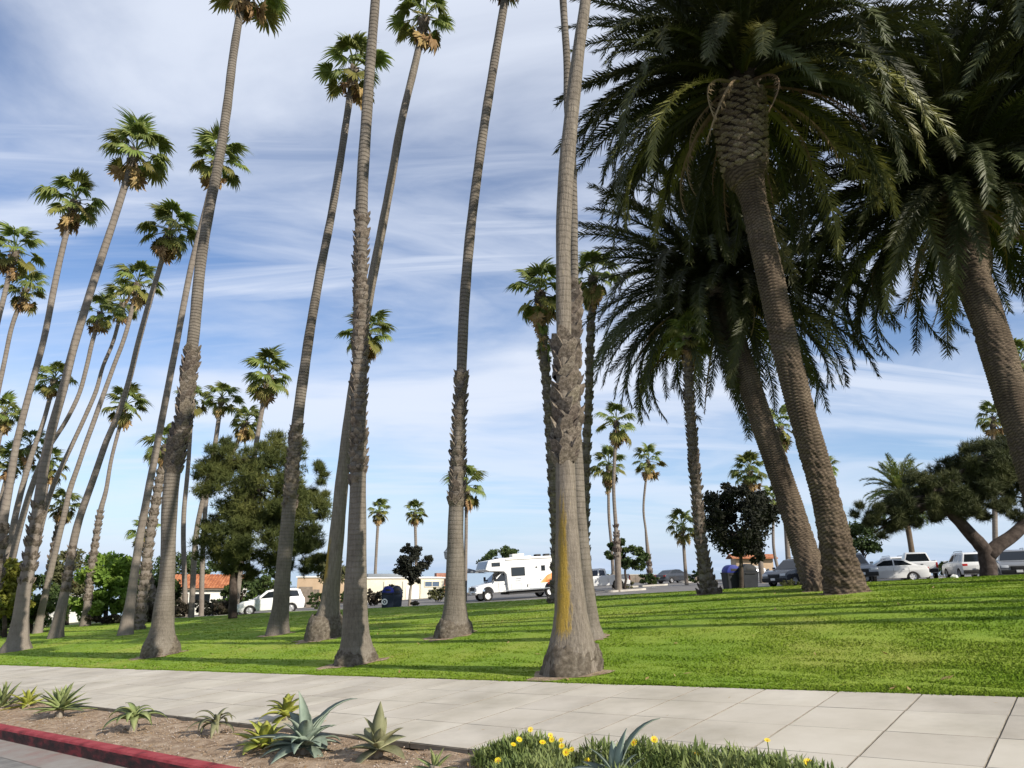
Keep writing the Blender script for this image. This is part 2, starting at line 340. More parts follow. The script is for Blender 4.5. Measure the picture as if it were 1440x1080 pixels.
M['white_wall'] = nmat('white_wall', [(.68, .66, .6), (.78, .76, .7)], 1, .9)
M['brick'] = nmat('brick', [(.28, .13, .09), (.4, .2, .14)], 3, .9, .3, 20)
M['tile'] = nmat('tile', [(.24, .08, .04), (.38, .145, .065), (.45, .21, .11)], 1.6, .85, .3, 12)
M['timber'] = nmat('timber', [(.16, .13, .1), (.24, .2, .16)], 3, .9)
M['bin_dark'] = nmat('bin_dark', [(.012, .014, .018), (.022, .024, .028)], 3, .6)
M['bin_blue'] = nmat('bin_blue', [(.012, .02, .16), (.02, .03, .24)], 3, .5)
M['bin_navy'] = nmat('bin_navy', [(.012, .017, .032), (.02, .028, .05)], 3, .55)
M['metal_grey'] = nmat('metal_grey', [(.2, .22, .24)], rough=.5, metal=.3)
M['agave_blue'] = nmat('agave_blue', [(.13, .17, .13), (.19, .235, .18), (.24, .28, .215)], 6, .6, rnd=.14, transl=.05)
M['agave_green'] = nmat('agave_green', [(.12, .16, .05), (.2, .24, .09), (.27, .3, .13)], 6, .55, rnd=.16, transl=.1)
M['agave_lime'] = nmat('agave_lime', [(.17, .19, .03), (.28, .3, .05), (.36, .36, .085)], 6, .55, rnd=.14, transl=.15)
M['agave_olive'] = nmat('agave_olive', [(.12, .125, .06), (.19, .19, .1), (.24, .225, .13)], 5, .6, rnd=.14, transl=.05)
M['gaz_leaf'] = nmat('gaz_leaf', [(.08, .12, .03), (.15, .19, .055), (.23, .26, .1)], 4, .6, transl=.2)
M['petal'] = nmat('petal', [(.75, .55, .01), (.85, .68, .03)], 10, .6, transl=.2)
M['petal_core'] = nmat('petal_core', [(.45, .2, .01)], rough=.8)

# ================================================================== the setting
def sheet(name, xs_fn, nt, ns, mat, dz, kind='structure', jitter=0):
    """grid sheet over (a,b) in 0..1 -> plan (x,y); follows the land"""
    A = np.linspace(0, 1, nt); B = np.linspace(0, 1, ns); a, b = np.meshgrid(A, B, indexing='ij')
    x, y = xs_fn(a, b); z = G(x, y) + dz
    if jitter: z = z + rng.normal(0, jitter, z.shape)
    V = np.stack([x, y, z], -1).reshape(-1, 3); i = np.arange(nt * ns).reshape(nt, ns)
    F = np.stack([i[:-1, :-1], i[1:, :-1], i[1:, 1:], i[:-1, 1:]], -1).reshape(-1, 4)
    me = fastmesh(name, V, F, mat, 4); me.polygons.foreach_set('use_smooth', [True] * len(me.polygons))
    bm = bmesh.new(); bm.from_mesh(me); bmesh.ops.recalc_face_normals(bm, faces=bm.faces)
    if sum(f.normal.z for f in bm.faces) < 0: bmesh.ops.reverse_faces(bm, faces=bm.faces)
    bm.to_mesh(me); bm.free()
    o = obj(name, me); tag(o, kind=kind); return o
S_KF, S_KB, S_BED, S_WALK = 3.71, 3.86, 5.13, 8.37       # kerb face, kerb back, bed/pavement edge, pavement/lawn edge
T_EDGE = [-60, -17, 2.6, 14, 26, 47, 70, 110]; S_EDGE = [66, 50, 40.7, 36, 31.6, 30, 24, 20]
def s_edge(t): return np.interp(t, T_EDGE, S_EDGE)
def tsn(t, s): return U.x * t + NN.x * s, U.y * t + NN.y * s
T0, T1 = -22., 90.
sheet('street', lambda a, b: tsn(T0 + (T1 - T0) * a, -9 + (9 + S_KF - .42) * b), 60, 12, M['asphalt_road'], -.15)
sheet('gutter', lambda a, b: tsn(T0 + (T1 - T0) * a, S_KF - .425 + .425 * b), 60, 3, M['gutter'], -.146)
# kerb: a bevelled red stone strip laid in lengths
def kerb_strip(name, s0, s1, t0, t1, mat, z_bot, z_top, length):
    t = t0; first = None; root = thing(name, None, None); root['kind'] = 'structure'
    while t < t1:
        tb = min(t + length, t1); v = []; f = []
        n = max(2, int((tb - t) / .6) + 1); prof = [(s0, z_bot), (s0 - .0, z_top - .03), (s0 + .012, z_top - .008), (s0 + .035, z_top), (s1, z_top), (s1, z_bot)]
        for i in range(n):
            tt = t + .004 + (tb - t - .008) * i / (n - 1)
            for s, dz in prof:
                x, y = ts(tt, s); v.append((x, y, g(*ts(tt, .5 * (s0 + s1))) + dz))
        k = len(prof)
        for i in range(n - 1):
            for j in range(k): f.append((i * k + j, i * k + (j + 1) % k, (i + 1) * k + (j + 1) % k, (i + 1) * k + j))
        f += [tuple(range(k)), tuple(range((n - 1) * k, n * k))[::-1]]
        mb = MB(); mb.add(v, f); o = mb.build('kerb_stone', mat, root); t = tb
        o.data.materials.append(M['kerb_face_dark'])  # upright faces take a blacker red than the top
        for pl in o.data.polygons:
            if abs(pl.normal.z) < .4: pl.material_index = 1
    return root
kerb_strip('kerb', S_KF, S_KB, -10, 60, M['kerb_red'], -.3, 0.0, 2.4)
bed = sheet('planting_bed', lambda a, b: tsn(T0 + (T1 - T0) * a, S_KB - .01 + (S_BED - S_KB + .02) * b), 420, 14, M['soil'], -.05, jitter=.012)
# pavement: joint bed with separate slabs
base = sheet('sidewalk', lambda a, b: tsn(T0 + (T1 - T0) * a, S_BED - .005 + (S_WALK - S_BED + .01) * b), 60, 6, M['joint'], -.017)
nx, ny, nz = -.0857, .006, 1.0
pn = Vector((nx, ny, nz)).normalized()
ex = Vector((U.x, U.y, .0857 * U.x - .006 * U.y)).normalized(); ey = pn.cross(ex)
PM = Matrix((ex, ey, pn)).transposed()
ROWS = 4; RW = (S_WALK - S_BED) / ROWS; SL = .785
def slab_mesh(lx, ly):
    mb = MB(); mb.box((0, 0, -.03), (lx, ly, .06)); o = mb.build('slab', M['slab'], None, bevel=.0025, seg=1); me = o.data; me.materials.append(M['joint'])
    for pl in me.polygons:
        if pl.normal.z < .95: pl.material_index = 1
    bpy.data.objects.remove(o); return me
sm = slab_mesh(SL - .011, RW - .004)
k0 = -5
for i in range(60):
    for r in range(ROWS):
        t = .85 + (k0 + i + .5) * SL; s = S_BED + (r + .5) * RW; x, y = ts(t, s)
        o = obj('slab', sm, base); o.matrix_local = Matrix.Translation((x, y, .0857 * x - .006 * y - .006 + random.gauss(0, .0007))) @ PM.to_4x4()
far = sheet('far_paving', lambda a, b: tsn(.85 + (k0 + 60) * SL + (T1 - .85 - (k0 + 60) * SL) * a, S_BED + (S_WALK - S_BED) * b), 20, 6, M['slab'], -.006)
far.parent = base; del far['kind']
# lawn
sheet('lawn', lambda a, b: tsn(T0 + (T1 - T0) * a, S_WALK + .01 + (s_edge(T0 + (T1 - T0) * a) - S_WALK) * b ** 1.4), 220, 110, M['lawn'], -.005, jitter=.006)
# car park beyond the lawn and its pale kerb
sheet('parking_lot', lambda a, b: tsn(-45 + 115 * a, s_edge(-45 + 115 * a) - .1 + (66 - .3 * s_edge(-45 + 115 * a)) * b), 120, 60, M['lot'], -.12)
def edge_kerb():
    v = []; f = []; n = 160; prof = [(-.05, -.3), (-.05, .02), (.2, .02), (.2, -.3)]
    for i in range(n):
        t = -44 + 112 * i / (n - 1); se = float(s_edge(t))
        for ds, dz in prof:
            x, y = ts(t, se + ds); v.append((x, y, g(x, y) + dz))
    for i in range(n - 1):
        for j in range(4): f.append((i * 4 + j, i * 4 + (j + 1) % 4, i * 4 + 4 + (j + 1) % 4, i * 4 + 4 + j))
    o = MB().add(v, f).build('lot_kerb', M['concrete']); tag(o, kind='structure')
edge_kerb()
# land all round, ending in a bluff, then the sea
def terr(a, b):
    x = -160 + 330 * a; y = -40 + 175 * b; return x, y
to = sheet('ground', terr, 166, 120, M['terrain'], -.32)
tv = np.empty(len(to.data.vertices) * 3, dtype=np.float32); to.data.vertices.foreach_get('co', tv); tv = tv.reshape(-1, 3)
d = sst(112, 132, tv[:, 1]); tv[:, 2] = tv[:, 2] * (1 - d) - 18 * d
to.data.vertices.foreach_set('co', tv.ravel()); to.data.update()
sv = []; sf = []
for y in (-60, 60, 130, 300, 1000, 8000):
    for x in (-8000, -800, -165, 175, 800, 8000): sv.append((x, y, -14))
for i in range(5):
    for j in range(5): sf.append((i * 6 + j, i * 6 + j + 1, i * 6 + 7 + j, i * 6 + 6 + j))
sea = obj('sea', mesh('sea', sv, sf, M['sea'])); tag(sea, kind='structure')

# grass blades: denser near the pavement, coarser towards the car park
def grass():
    n = 560000
    y = 1 / rng.uniform(1 / 62., 1 / 6.2, n); rx = rng.uniform(-.95, .95, n); x = rx * y
    s = NN.x * x + NN.y * y; t = U.x * x + U.y * y
    ok = (s > S_WALK - .012) & (s < s_edge(t) - .12) & (t > T0 + 1) & (t < T1 - 1); 
    for (bx, by, br) in BASES:
        ok &= ((x - bx) ** 2 + (y - by) ** 2) > (br * rng.uniform(.85, 1.15, n)) ** 2
    # tufts creeping over the pavement edge
    te = rng.uniform(-6, 45, 26000); se = S_WALK + .03 - np.abs(rng.normal(0, .022, 26000)) * (1 + .8 * np.sin(te * 5.1) * np.sin(te * 1.7)); xe, ye = tsn(te, se)
    x, y, s = np.concatenate([x[ok], xe]), np.concatenate([y[ok], ye]), np.concatenate([s[ok], se]); n = len(x); d = np.hypot(x, y)
    z = G(x, y) - .008
    h = rng.uniform(.007, .021, n) * (1 + .012 * d); w = (.0048 + .00066 * d) * rng.uniform(.7, 1.3, n)
    az = rng.uniform(0, 2 * np.pi, n); lean = rng.uniform(.05, .8, n) * h; la = rng.uniform(0, 2 * np.pi, n)
    V = np.empty((n, 3, 3), dtype=np.float32)
    V[:, 0] = np.stack([x - np.cos(az) * w, y - np.sin(az) * w, z], -1)
    V[:, 1] = np.stack([x + np.cos(az) * w, y + np.sin(az) * w, z], -1)
    V[:, 2] = np.stack([x + np.cos(la) * lean, y + np.sin(la) * lean, z + h], -1)
    me = fastmesh('grass', V.reshape(-1, 3), np.arange(n * 3).reshape(-1, 3), M['grass'])
    tag(obj('grass', me), 'short bright green mown grass covering the sloping lawn', 'grass', kind='stuff')
BASES = []
def patch_at(x0, y0, rx, ry, seed):              # trodden earth at a palm's foot
    r = random.Random(seed); v = [(x0, y0, g(x0, y0) + .012)]; n = 26
    for i in range(n):
        a = 2 * math.pi * i / n; k = r.uniform(.72, 1.2); x = x0 + rx * k * math.cos(a); y = y0 + ry * k * math.sin(a); v.append((x, y, g(x, y) + .004))
    o = obj('bare_earth', mesh('bare_earth', v, [(0, 1 + i, 1 + (i + 1) % n) for i in range(n)], M['soil'])); tag(o, kind='structure'); BASES.append((x0, y0, min(rx, ry) * .85))

# ================================================================== palms
def catmull(P, W, step):
    P = [Vector(p) for p in P]; out = []; ow = []
    Q = [P[0] * 2 - P[1]] + P + [P[-1] * 2 - P[-2]]
    for i in range(1, len(Q) - 2):
        a, b, c, d = Q[i - 1], Q[i], Q[i + 1], Q[i + 2]; n = max(1, int((c - b).length / step))
        for k in range(n):
            u = k / n
            out.append(.5 * ((2 * b) + (c - a) * u + (2 * a - 5 * b + 4 * c - d) * u * u + (3 * b - a - 3 * c + d) * u ** 3))
            ow.append(W[i - 1] + (W[i] - W[i - 1]) * u)
    out.append(P[-1]); ow.append(W[-1]); return out, ow
def trunk_mesh(P, W, k, mat, loc, lumpy=.035, fn=None, lichen=None, groove=None):
    """P world points, W radii; fn(theta, v) extra radius"""
    v = []; f = []; uv = []; L = 0; ph = random.uniform(0, 9); lich = []
    for i, p in enumerate(P):
        if i: L += (P[i] - P[i - 1]).length
        d = (P[min(i + 1, len(P) - 1)] - P[max(i - 1, 0)]).normalized()
        a = Vector((1, 0, 0)) - d * d.x; a.normalize(); b = d.cross(a)
        for j in range(k + 1):
            q = 2 * math.pi * (j % k) / k
            r = W[i] * (1 + lumpy * (math.sin(3 * q + ph + L * .9) + .6 * math.sin(5 * q - 2.1 * L + ph) + .7 * math.sin(2 * q + 4.3 * L)))
            if fn: r += fn(q, L)
            v.append(p + (a * math.cos(q) + b * math.sin(q)) * r - loc); uv.append((j / k, L))
            if lichen: lich.append(lichen(q, L))
            if groove: lich.append(groove(q, L))
    k1 = k + 1
    for i in range(len(P) - 1):
        for j in range(k): f.append((i * k1 + j, i * k1 + j + 1, i * k1 + k1 + j + 1, i * k1 + k1 + j))
    f.append(tuple((len(P) - 1) * k1 + j for j in range(k)))
    me = mesh('trunk', v, f, mat, True, uv)
    if lichen or groove:
        at_ = me.attributes.new('lichen' if lichen else 'groove', 'FLOAT', 'POINT'); at_.data.foreach_set('value', lich)
    return me, L

def fan_mesh(seed, droop, nseg=24, spread=124, mat='fan', fold=.5, dead=False):
    """one fan leaf: stalk along +x, pleated blade with drooping split tips; about 1 long"""
    r = random.Random(seed); v = []; f = []
    # stalk: thin three sided
    arch = -.10 * droop
    S = [(0, 0), (.3, .02 + arch * .2), (.6, .02 + arch)]
    for i, (x, z) in enumerate(S):
        w = .022 - .008 * i / 2
        v += [(x, -w, z), (x, w, z), (x, 0, z - w * 1.2)]
    for i in range(2):
        o = i * 3
        f += [(o, o + 1, o + 4, o + 3), (o + 1, o + 2, o + 5, o + 4), (o + 2, o, o + 3, o + 5)]
    hub = Vector((.56, 0, .02 + arch))
    for k in range(nseg):
        u = (k + .5) / nseg * 2 - 1; phi = R(spread) * u + r.gauss(0, .03); L = .46 * (1 - .25 * abs(u) ** 1.5) * r.uniform(.86, 1.08)
        if dead: L *= r.uniform(.6, 1); phi *= r.uniform(.3, .75)
        d = Vector((math.cos(phi), math.sin(phi), 0)); n = Vector((-math.sin(phi), math.cos(phi), 0))
        lift = .20 * abs(u) - .03                                   # blade is a shallow cup
        kz = droop * r.uniform(.75, 1.25)
        hw = .46 * R(spread) * .62 / nseg * 1.25
        def pt(q, side, zz):
            z = lift * q - kz * (q ** 2.2) * .55 + zz
            back = 1 - .25 * kz * q * q
            return hub + d * (L * q * back) + n * side + Vector((0, 0, z * L * 1.7))
        o = len(v); pl = fold * hw * (.6 if k % 2 else -.6)
        v += [hub, pt(.5, -hw, 0), pt(.5, hw, 0), pt(.5, 0, .05 + pl), pt(.8, -hw * .55, -.02), pt(.8, hw * .55, -.02), pt(1, r.gauss(0, .02), -.04 * r.random() - .12 * kz)]
        f += [(o, o + 1, o + 3), (o, o + 3, o + 2), (o + 1, o + 4, o + 3), (o + 3, o + 5, o + 2), (o + 3, o + 4, o + 5), (o + 4, o + 6, o + 5)]
    return mesh('frond', v, f, M[mat])
FAN_UP = [fan_mesh(i, d) for i, d in enumerate((.3, .5, .7, .9))]
FAN_LOW = [fan_mesh(10 + i, d) for i, d in enumerate((.15, .3, .5))]
FAN_YEL = [fan_mesh(20 + i, d, mat='fan_yellow') for i, d in enumerate((.15, .35))]
FAN_DRY = [fan_mesh(30 + i, d, mat='fan_dry', dead=True, nseg=18) for i, d in enumerate((.05, .2, .35))]
def stub_mesh(name, w, h, out, mat, seed):
    """split leaf base: a curved wedge, root at the origin, x outwards, z up"""
    r = random.Random(seed); k = out
    v = [(-.04, -w * .5, -h * .35), (-.04, w * .5, -h * .35), (k * .55, -w * .42, h * .15), (k * .55, w * .42, h * .15), (k, -w * .18 + r.gauss(0, w * .06), h * .72), (k, w * .2 + r.gauss(0, w * .06), h * .6),
         (-.02, -w * .3, h * .2), (-.02, w * .3, h * .2), (k * .75, 0, h * .25)]
    f = [(0, 1, 8), (0, 8, 2), (1, 3, 8), (2, 8, 4), (3, 5, 8), (4, 8, 5), (2, 4, 6), (3, 7, 5), (4, 5, 7, 6), (0, 2, 6), (1, 7, 3)]
    return mesh(name, v, f, mat)
STUBS = [stub_mesh('leaf_stub', 1, 1, .42, M['stub'], i) for i in range(4)]
def frame_at(P, i):
    d = (P[min(i + 1, len(P) - 1)] - P[max(i - 1, 0)]).normalized()
    a = Vector((1, 0, 0)) - d * d.x; a.normalize(); return d, a, d.cross(a)
def stubs_on(P, W, lo, hi, size, parent, loc, joined, keep=1.0, meshes=None, rowf=.62, colf=1.02, tilt=0, name='leaf_stub', ncol=None):
    """leaf stubs in a spiral between heights lo..hi (metres along the trunk)"""
    meshes = meshes or STUBS; L = 0; acc = [0]
    for i in range(1, len(P)): acc.append(acc[-1] + (P[i] - P[i - 1]).length)
    v = []; f = []; row = 0; s = lo
    while s < hi:
        i = min(range(len(acc)), key=lambda q: abs(acc[q] - s)); i = min(i, len(P) - 2); d, a, b = frame_at(P, i); i2 = min(i + 1, len(P) - 1)
        seg = max(acc[i2] - acc[i], 1e-4); c = P[i] + (P[i2] - P[i]) * max(0, min(1, (s - acc[i]) / seg)); r = W[i]
        n = ncol or max(4, int(2 * math.pi * r / (size * colf)))
        for j in range(n):
            if random.random() > keep: continue
            q = 2 * math.pi * (j + .5 * (row % 2) + random.gauss(0, .04 if ncol else .08)) / n
            o = a * math.cos(q) + b * math.sin(q); sd = d.cross(o)
            tw = random.gauss(0, .06 if ncol else .28); zz = (d * math.cos(tw) + sd * math.sin(tw)); sd2 = zz.cross(o); o2 = (o * math.cos(tilt) + zz * math.sin(tilt)); z2 = o2.cross(sd2)
            k = size * (random.uniform(.92, 1.08) if ncol else random.uniform(.8, 1.25)); mt = Matrix((o2 * k, sd2 * k, z2 * k)).transposed().to_4x4(); mt.translation = c + o * r * .97 - loc + d * random.gauss(0, size * .08)
            me = random.choice(meshes)
            if joined:
                o0 = len(v); v += [mt @ w.co for w in me.vertices]; f += [tuple(x + o0 for x in pl.vertices) for pl in me.polygons]
            else:
                ob = obj(name, me, parent); ob.matrix_local = mt
        s += size * rowf; row += 1
    if joined and v:
        ob = obj('leaf_stubs', mesh('leaf_stubs', v, f, meshes[0].materials[0]), parent); ob['kind'] = 'stuff'

def root_mass(t, r, h):
    v = []; f = []; k = 44; n = 12; rr = random.Random(int(r * 999))
    for i in range(n + 1):
        u = i / n; rad = r * (1.10 - .10 * u - .30 * u ** 3); z = -.12 + (h + .12) * u
        for j in range(k):
            q = 2 * math.pi * j / k; d = .05 * math.sin(3 * q + 2 * u) + .035 * math.sin(7 * q - 5 * u) + .018 * rr.gauss(0, 1)
            v.append((rad * (1 + d) * math.cos(q), rad * (1 + d) * math.sin(q), z + .02 * rr.gauss(0, 1) + .05 * r * math.sin(2 * q + 1) * u))
    for i in range(n):
        for j in range(k): f.append((i * k + j, i * k + (j + 1) % k, i * k + k + (j + 1) % k, i * k + k + j))
    o = obj('root_mass', mesh('root_mass', v, f, M['roots'], True), t); return o
FANG = 'tall fan palms in the park'
def fan_palm(label, pts, r_px, Y=None, k=None, rough=None, stub=.26, keep=.8, joined=True, live=None, dry=None, seed=0, skirt=0, mat=None, lichen=None, world=None, roots=None, wf=None, low=-58, yel=4, group=FANG):
    random.seed(seed + 101)
    live = live or random.randint(17, 25); dry = dry if dry is not None else random.randint(5, 13); low = low + random.uniform(-6, 16)
    if world: P0 = [Vector(p[:3]) for p in world]; W0 = [p[3] for p in world]; cr = r_px
    else:
        if Y is None: Y = hit(pts[0][0], pts[0][1]).y
        pts = pts[:-1] + [(pts[-1][0] + .03 * r_px, pts[-1][1] - .2 * r_px, pts[-1][2])]
        P0 = [at(px, py, Y) for px, py, w in pts]; wf = wf or (.8 if Y > 33 else 1); W0 = [w * wf * .5 * mpp(p) for p, (px, py, w) in zip(P0, pts)]
        gz = g(P0[0].x, P0[0].y); P0[0].z = gz; cr = r_px * mpp(P0[-1])
    loc = P0[0].copy(); loc.z = g(loc.x, loc.y)
    P0 = [P0[0] - Vector((0, 0, .35))] + P0; W0 = [W0[0] * 1.06] + W0
    BASES.append((loc.x, loc.y, W0[1] * 1.02)); near = loc.y < 27
    if near and not world: patch_at(loc.x - .06, loc.y, W0[1] * 1.5, W0[1] * 1.4, seed)
    P, W = catmull(P0, W0, .16 if near else .5); k = k or (26 if near else 12)
    t = thing('fan_palm', label, 'palm tree', loc, group)
    me, L = trunk_mesh(P, W, k, mat or M['trunk_ring' if near else 'trunk_far'], loc, .03 if near else .02, None, lichen)
    obj('trunk', me, t)
    if rough:
        for lo, hi in rough: stubs_on(P, W, lo * L, hi * L, stub, t, loc, joined, keep)
    if roots: root_mass(t, W0[1], roots)
    top = P[-1] - loc; ga = 2.39996; off = random.uniform(0, 6)
    for i in range(live):
        u = i / (live - 1); el = R(82 - (82 - low) * u + random.gauss(0, 9)); az = off + i * ga + random.gauss(0, .12)
        ms = FAN_UP[1:] if el > R(5) else FAN_UP[:2] if el > R(-22) else FAN_LOW
        me = random.choice(ms)
        if i >= live - yel: me = random.choice(FAN_YEL)
        s = cr * random.uniform(.74, 1.14) * (.95 if el > R(50) else 1)
        obj('frond', me, t, top + Vector((0, 0, -.16 * cr * u + .06 * cr)), (random.gauss(0, .25), -el, az), s)
    for i in range(dry):
        el = R(random.uniform(-84, -58)); az = off + i * 2.1 + random.gauss(0, .3)
        obj('dry_frond', random.choice(FAN_DRY), t, top + Vector((0, 0, -.2 * cr)), (random.gauss(0, .5), -el, az), cr * random.uniform(.7, 1.0))
    # upright brown leaf bases right under the crown
    d, a, b = frame_at(P, len(P) - 2)
    if skirt:
        for i in range(int(26 * skirt)):
            u = random.random(); el = R(random.uniform(-88, -66)); az = random.uniform(0, 6.28)
            obj('dry_frond', random.choice(FAN_DRY + FAN_LOW[:1]), t, top - d * (cr * skirt * u * 1.1), (random.gauss(0, .6), -el, az), cr * random.uniform(.6, .8) * (1 - .35 * u))
    stubs_on(P, W, L - cr * .5, L - .02, max(.12, cr * .16), t, loc, True, .9)
    return t

def frond_mesh(seed, bend, mat, nl=130, dead=False, Lf=.085, wmul=1):
    """feather leaf along +x, total length 1, bending down by `bend` radians"""
    r = random.Random(seed); v = []; f = []; n = 14; pts = []; x = z = 0; a = 0.10
    for i in range(n + 1):
        pts.append((x, z, a)); st = 1 / n; x += math.cos(a) * st; z += math.sin(a) * st; a -= bend / n * (.45 + 1.1 * i / n)
    side = r.gauss(0, .04)
    def pos(u):
        q = min(u * n, n - 1e-6); i = int(q); w = q - i; A, B = pts[i], pts[i + 1]
        return Vector((A[0] + (B[0] - A[0]) * w, side * u * u, A[1] + (B[1] - A[1]) * w)), A[2] + (B[2] - A[2]) * w
    for i in range(n + 1):
        p, ang = pos(i / n); w = .012 * (1 - .85 * i / n) + .0012
        if i == 0: w = .02
        v += [p + Vector((0, -w, 0)), p + Vector((0, w, 0)), p + Vector((math.sin(ang) * w * 1.3, 0, -math.cos(ang) * w * 1.3))]
    for i in range(n):
        o = i * 3; f += [(o, o + 1, o + 4, o + 3), (o + 1, o + 2, o + 5, o + 4), (o + 2, o, o + 3, o + 5)]
    for s in (-1, 1):
        for k in range(nl):
            u = .10 + .90 * (k + r.random() * .6) / nl
            if u > .995: continue
            p, ang = pos(u); T = Vector((math.cos(ang), 0, math.sin(ang))); Up = Vector((-math.sin(ang), 0, math.cos(ang)))
            prof = min(1, (u - .06) / .16) * (1 - .55 * max(0, (u - .55) / .45) ** 1.3)
            L = Lf * prof * r.uniform(.85, 1.12); fw = R(42 - 12 * u + r.gauss(0, 6)) ; vv = R(22 + r.gauss(0, 16))
            if dead: L *= r.uniform(.5, .9); fw = R(18 + r.gauss(0, 10)); vv = R(-40 + r.gauss(0, 25))
            out = Vector((0, s, 0)) * math.cos(vv) + Up * math.sin(vv); D = T * math.sin(math.pi / 2 - fw) * .75 + out * math.cos(math.pi / 2 - fw) * 1.15
            D.normalize(); sag = Vector((0, 0, -.012 - .02 * r.random())) * (L / Lf)
            wd = .0046 if not dead else .005; W = T * (wd * wmul)
            o = len(v); m = p + D * (L * .45) + sag * .2; e = p + D * L + sag
            v += [p - W * .5, p + W * .5, m + W, m - W, e]
            f += [(o, o + 1, o + 2, o + 3), (o + 3, o + 2, o + 4)]
    return mesh('frond', v, f, M[mat])
DATE_UP = [frond_mesh(i, b, 'date_leaf') for i, b in enumerate((.75, .95, 1.15))]
DATE_LOW = [frond_mesh(5 + i, b, 'date_leaf') for i, b in enumerate((1.25, 1.6, 2.0))]
DATE_YEL = [frond_mesh(10 + i, b, 'date_yellow', Lf=.10) for i, b in enumerate((1.2, 1.6))]
DATE_DRY = [frond_mesh(15 + i, b, 'date_dry', 40, True) for i, b in enumerate((1.1, 1.5))]
def lozenge(seed):
    r = random.Random(seed); j = lambda: r.gauss(0, .025)
    v = [(-.05, -.52, 0), (-.05, 0, -.30), (-.05, .52, 0), (-.05, 0, .30)] + [(.26 + j(), -.36 + j(), .04 + j()), (.20 + j(), j(), -.15 + j()), (.26 + j(), .36 + j(), .04 + j()), (.30 + j(), j(), .2 + j())]
    return mesh('leaf_stub', v, [(0, 1, 5, 4), (1, 2, 6, 5), (2, 3, 7, 6), (3, 0, 4, 7), (4, 5, 6, 7)], M['stub_date'])
DATE_FAR = [frond_mesh(40 + i, b, 'fan', 75, Lf=.17, wmul=2.2) for i, b in enumerate((.8, 1.2, 1.7))]
DSTUB = [lozenge(i) for i in range(20, 24)]
DATEG = 'thick trunked date palms'
def date_palm(label, pts, Lf_px, Y, crown=None, n=120, dry=9, yel=8, pine=None, seed=0, dz=0, low=-38, big=True, clear=None):
    random.seed(seed + 77)
    P0 = [at(px, py, Y + dz * i / (len(pts) - 1)) for i, (px, py, w) in enumerate(pts)]; W0 = [w * .45 * mpp(p) for p, (px, py, w) in zip(P0, pts)]
    loc = P0[0].copy(); loc.z = g(loc.x, loc.y); P0[0].z = loc.z
    if not any(abs(loc.x - b[0]) < .05 for b in BASES): BASES.append((loc.x, loc.y, W0[0] * 1.02))
    if big: patch_at(loc.x, loc.y, W0[0] * 1.35, W0[0] * 1.25, seed)
    P0 = [P0[0] - Vector((0, 0, .4))] + P0; W0 = [W0[0] * 1.04] + W0
    P, W = catmull(P0, W0, .018 if big else .4); t = thing('date_palm', label, 'palm tree', loc, DATEG)
    nr = 9; rs = .041
    def loz(q, L):
        u = nr * q / (2 * math.pi) + .16 * math.sin(3 * q + 1.9 * L) + .08 * math.sin(7 * q - 3.1 * L); w = L / rs + .7 * math.sin(2 * q + .9 * L) + .3 * math.sin(5 * q - 2.3 * L)
        a = u + .5 * w; b = u - .5 * w; a -= math.floor(a); b -= math.floor(b); return a, b, min(a, 1 - a, b, 1 - b) * 2
    def scar(q, L):                              # lozenge leaf scars
        a, b, e = loz(q, L); k = max(0, min(1, (L - 1.0) / 1.6)) * (.75 + .35 * math.sin(2.1 * L + q))
        return k * (.058 * min(e, .6) - .017) + (1 - k) * (.035 * math.sin(6 * q + 9 * L) * math.sin(14 * L - 3 * q) + .02 * math.sin(17 * q + 23 * L))
    Lt = sum((P[i] - P[i - 1]).length for i in range(1, len(P))); Lp = Lt * (pine[0] if pine else 2)
    me, L = trunk_mesh(P, W, 72 if big else 10, M['trunk_date'], loc, .02, scar if big else None, groove=(lambda q, l: loz(q, l)[2] if l < Lp else -.4) if big else (lambda q, L: 1.0)); obj('trunk', me, t)  # core behind the head's stubs coloured dark: painted gap shade
    top = P[-1] - loc; cr = Lf_px * mpp(P[-1]); ga = 2.39996; off = random.uniform(0, 6)
    if pine:                                     # the swollen head of cut leaf bases
        acc = [0]
        for i in range(1, len(P)): acc.append(acc[-1] + (P[i] - P[i - 1]).length)
        stubs_on(P, W, L * pine[0], L * pine[1], pine[2], t, loc, False, 1, DSTUB, rowf=.36, tilt=.15, ncol=max(9, int(2 * math.pi * W[int(len(W) * .5 * (pine[0] + pine[1]))] / (pine[2] * 1.05))))
    for i in range(n):
        u = i / (n - 1); el = R(86 - (86 - low) * u ** .8 + random.gauss(0, 5)); az = off + i * ga + random.gauss(0, .1)
        me = random.choice(DATE_UP if el > R(22) else DATE_LOW)
        if i >= n - yel * 3 and i % 3 == 0: me = random.choice(DATE_YEL)
        if not big: me = DATE_FAR[0 if el > R(45) else 1 if el > 0 else 2]
        if clear and math.cos(az - R(clear[0])) > math.cos(R(clear[1])) and el < R(clear[2]): continue
        o = obj('frond', me, t, top + Vector((math.cos(az), math.sin(az), 0)) * (.06 * cr * u) + Vector((0, 0, .05 * cr - .16 * cr * u)), (random.gauss(0, .35), -el, az), cr * random.uniform(.88, 1.08))
    for i in range(dry):
        az = off + i * 2.39 + 1; el = R(random.uniform(-50, -15))
        obj('dry_frond', random.choice(DATE_DRY), t, top + Vector((math.cos(az), math.sin(az), 0)) * (.07 * cr) + Vector((0, 0, -.12 * cr)), (random.gauss(0, .5), -el, az), cr * random.uniform(.5, .8))
    return t

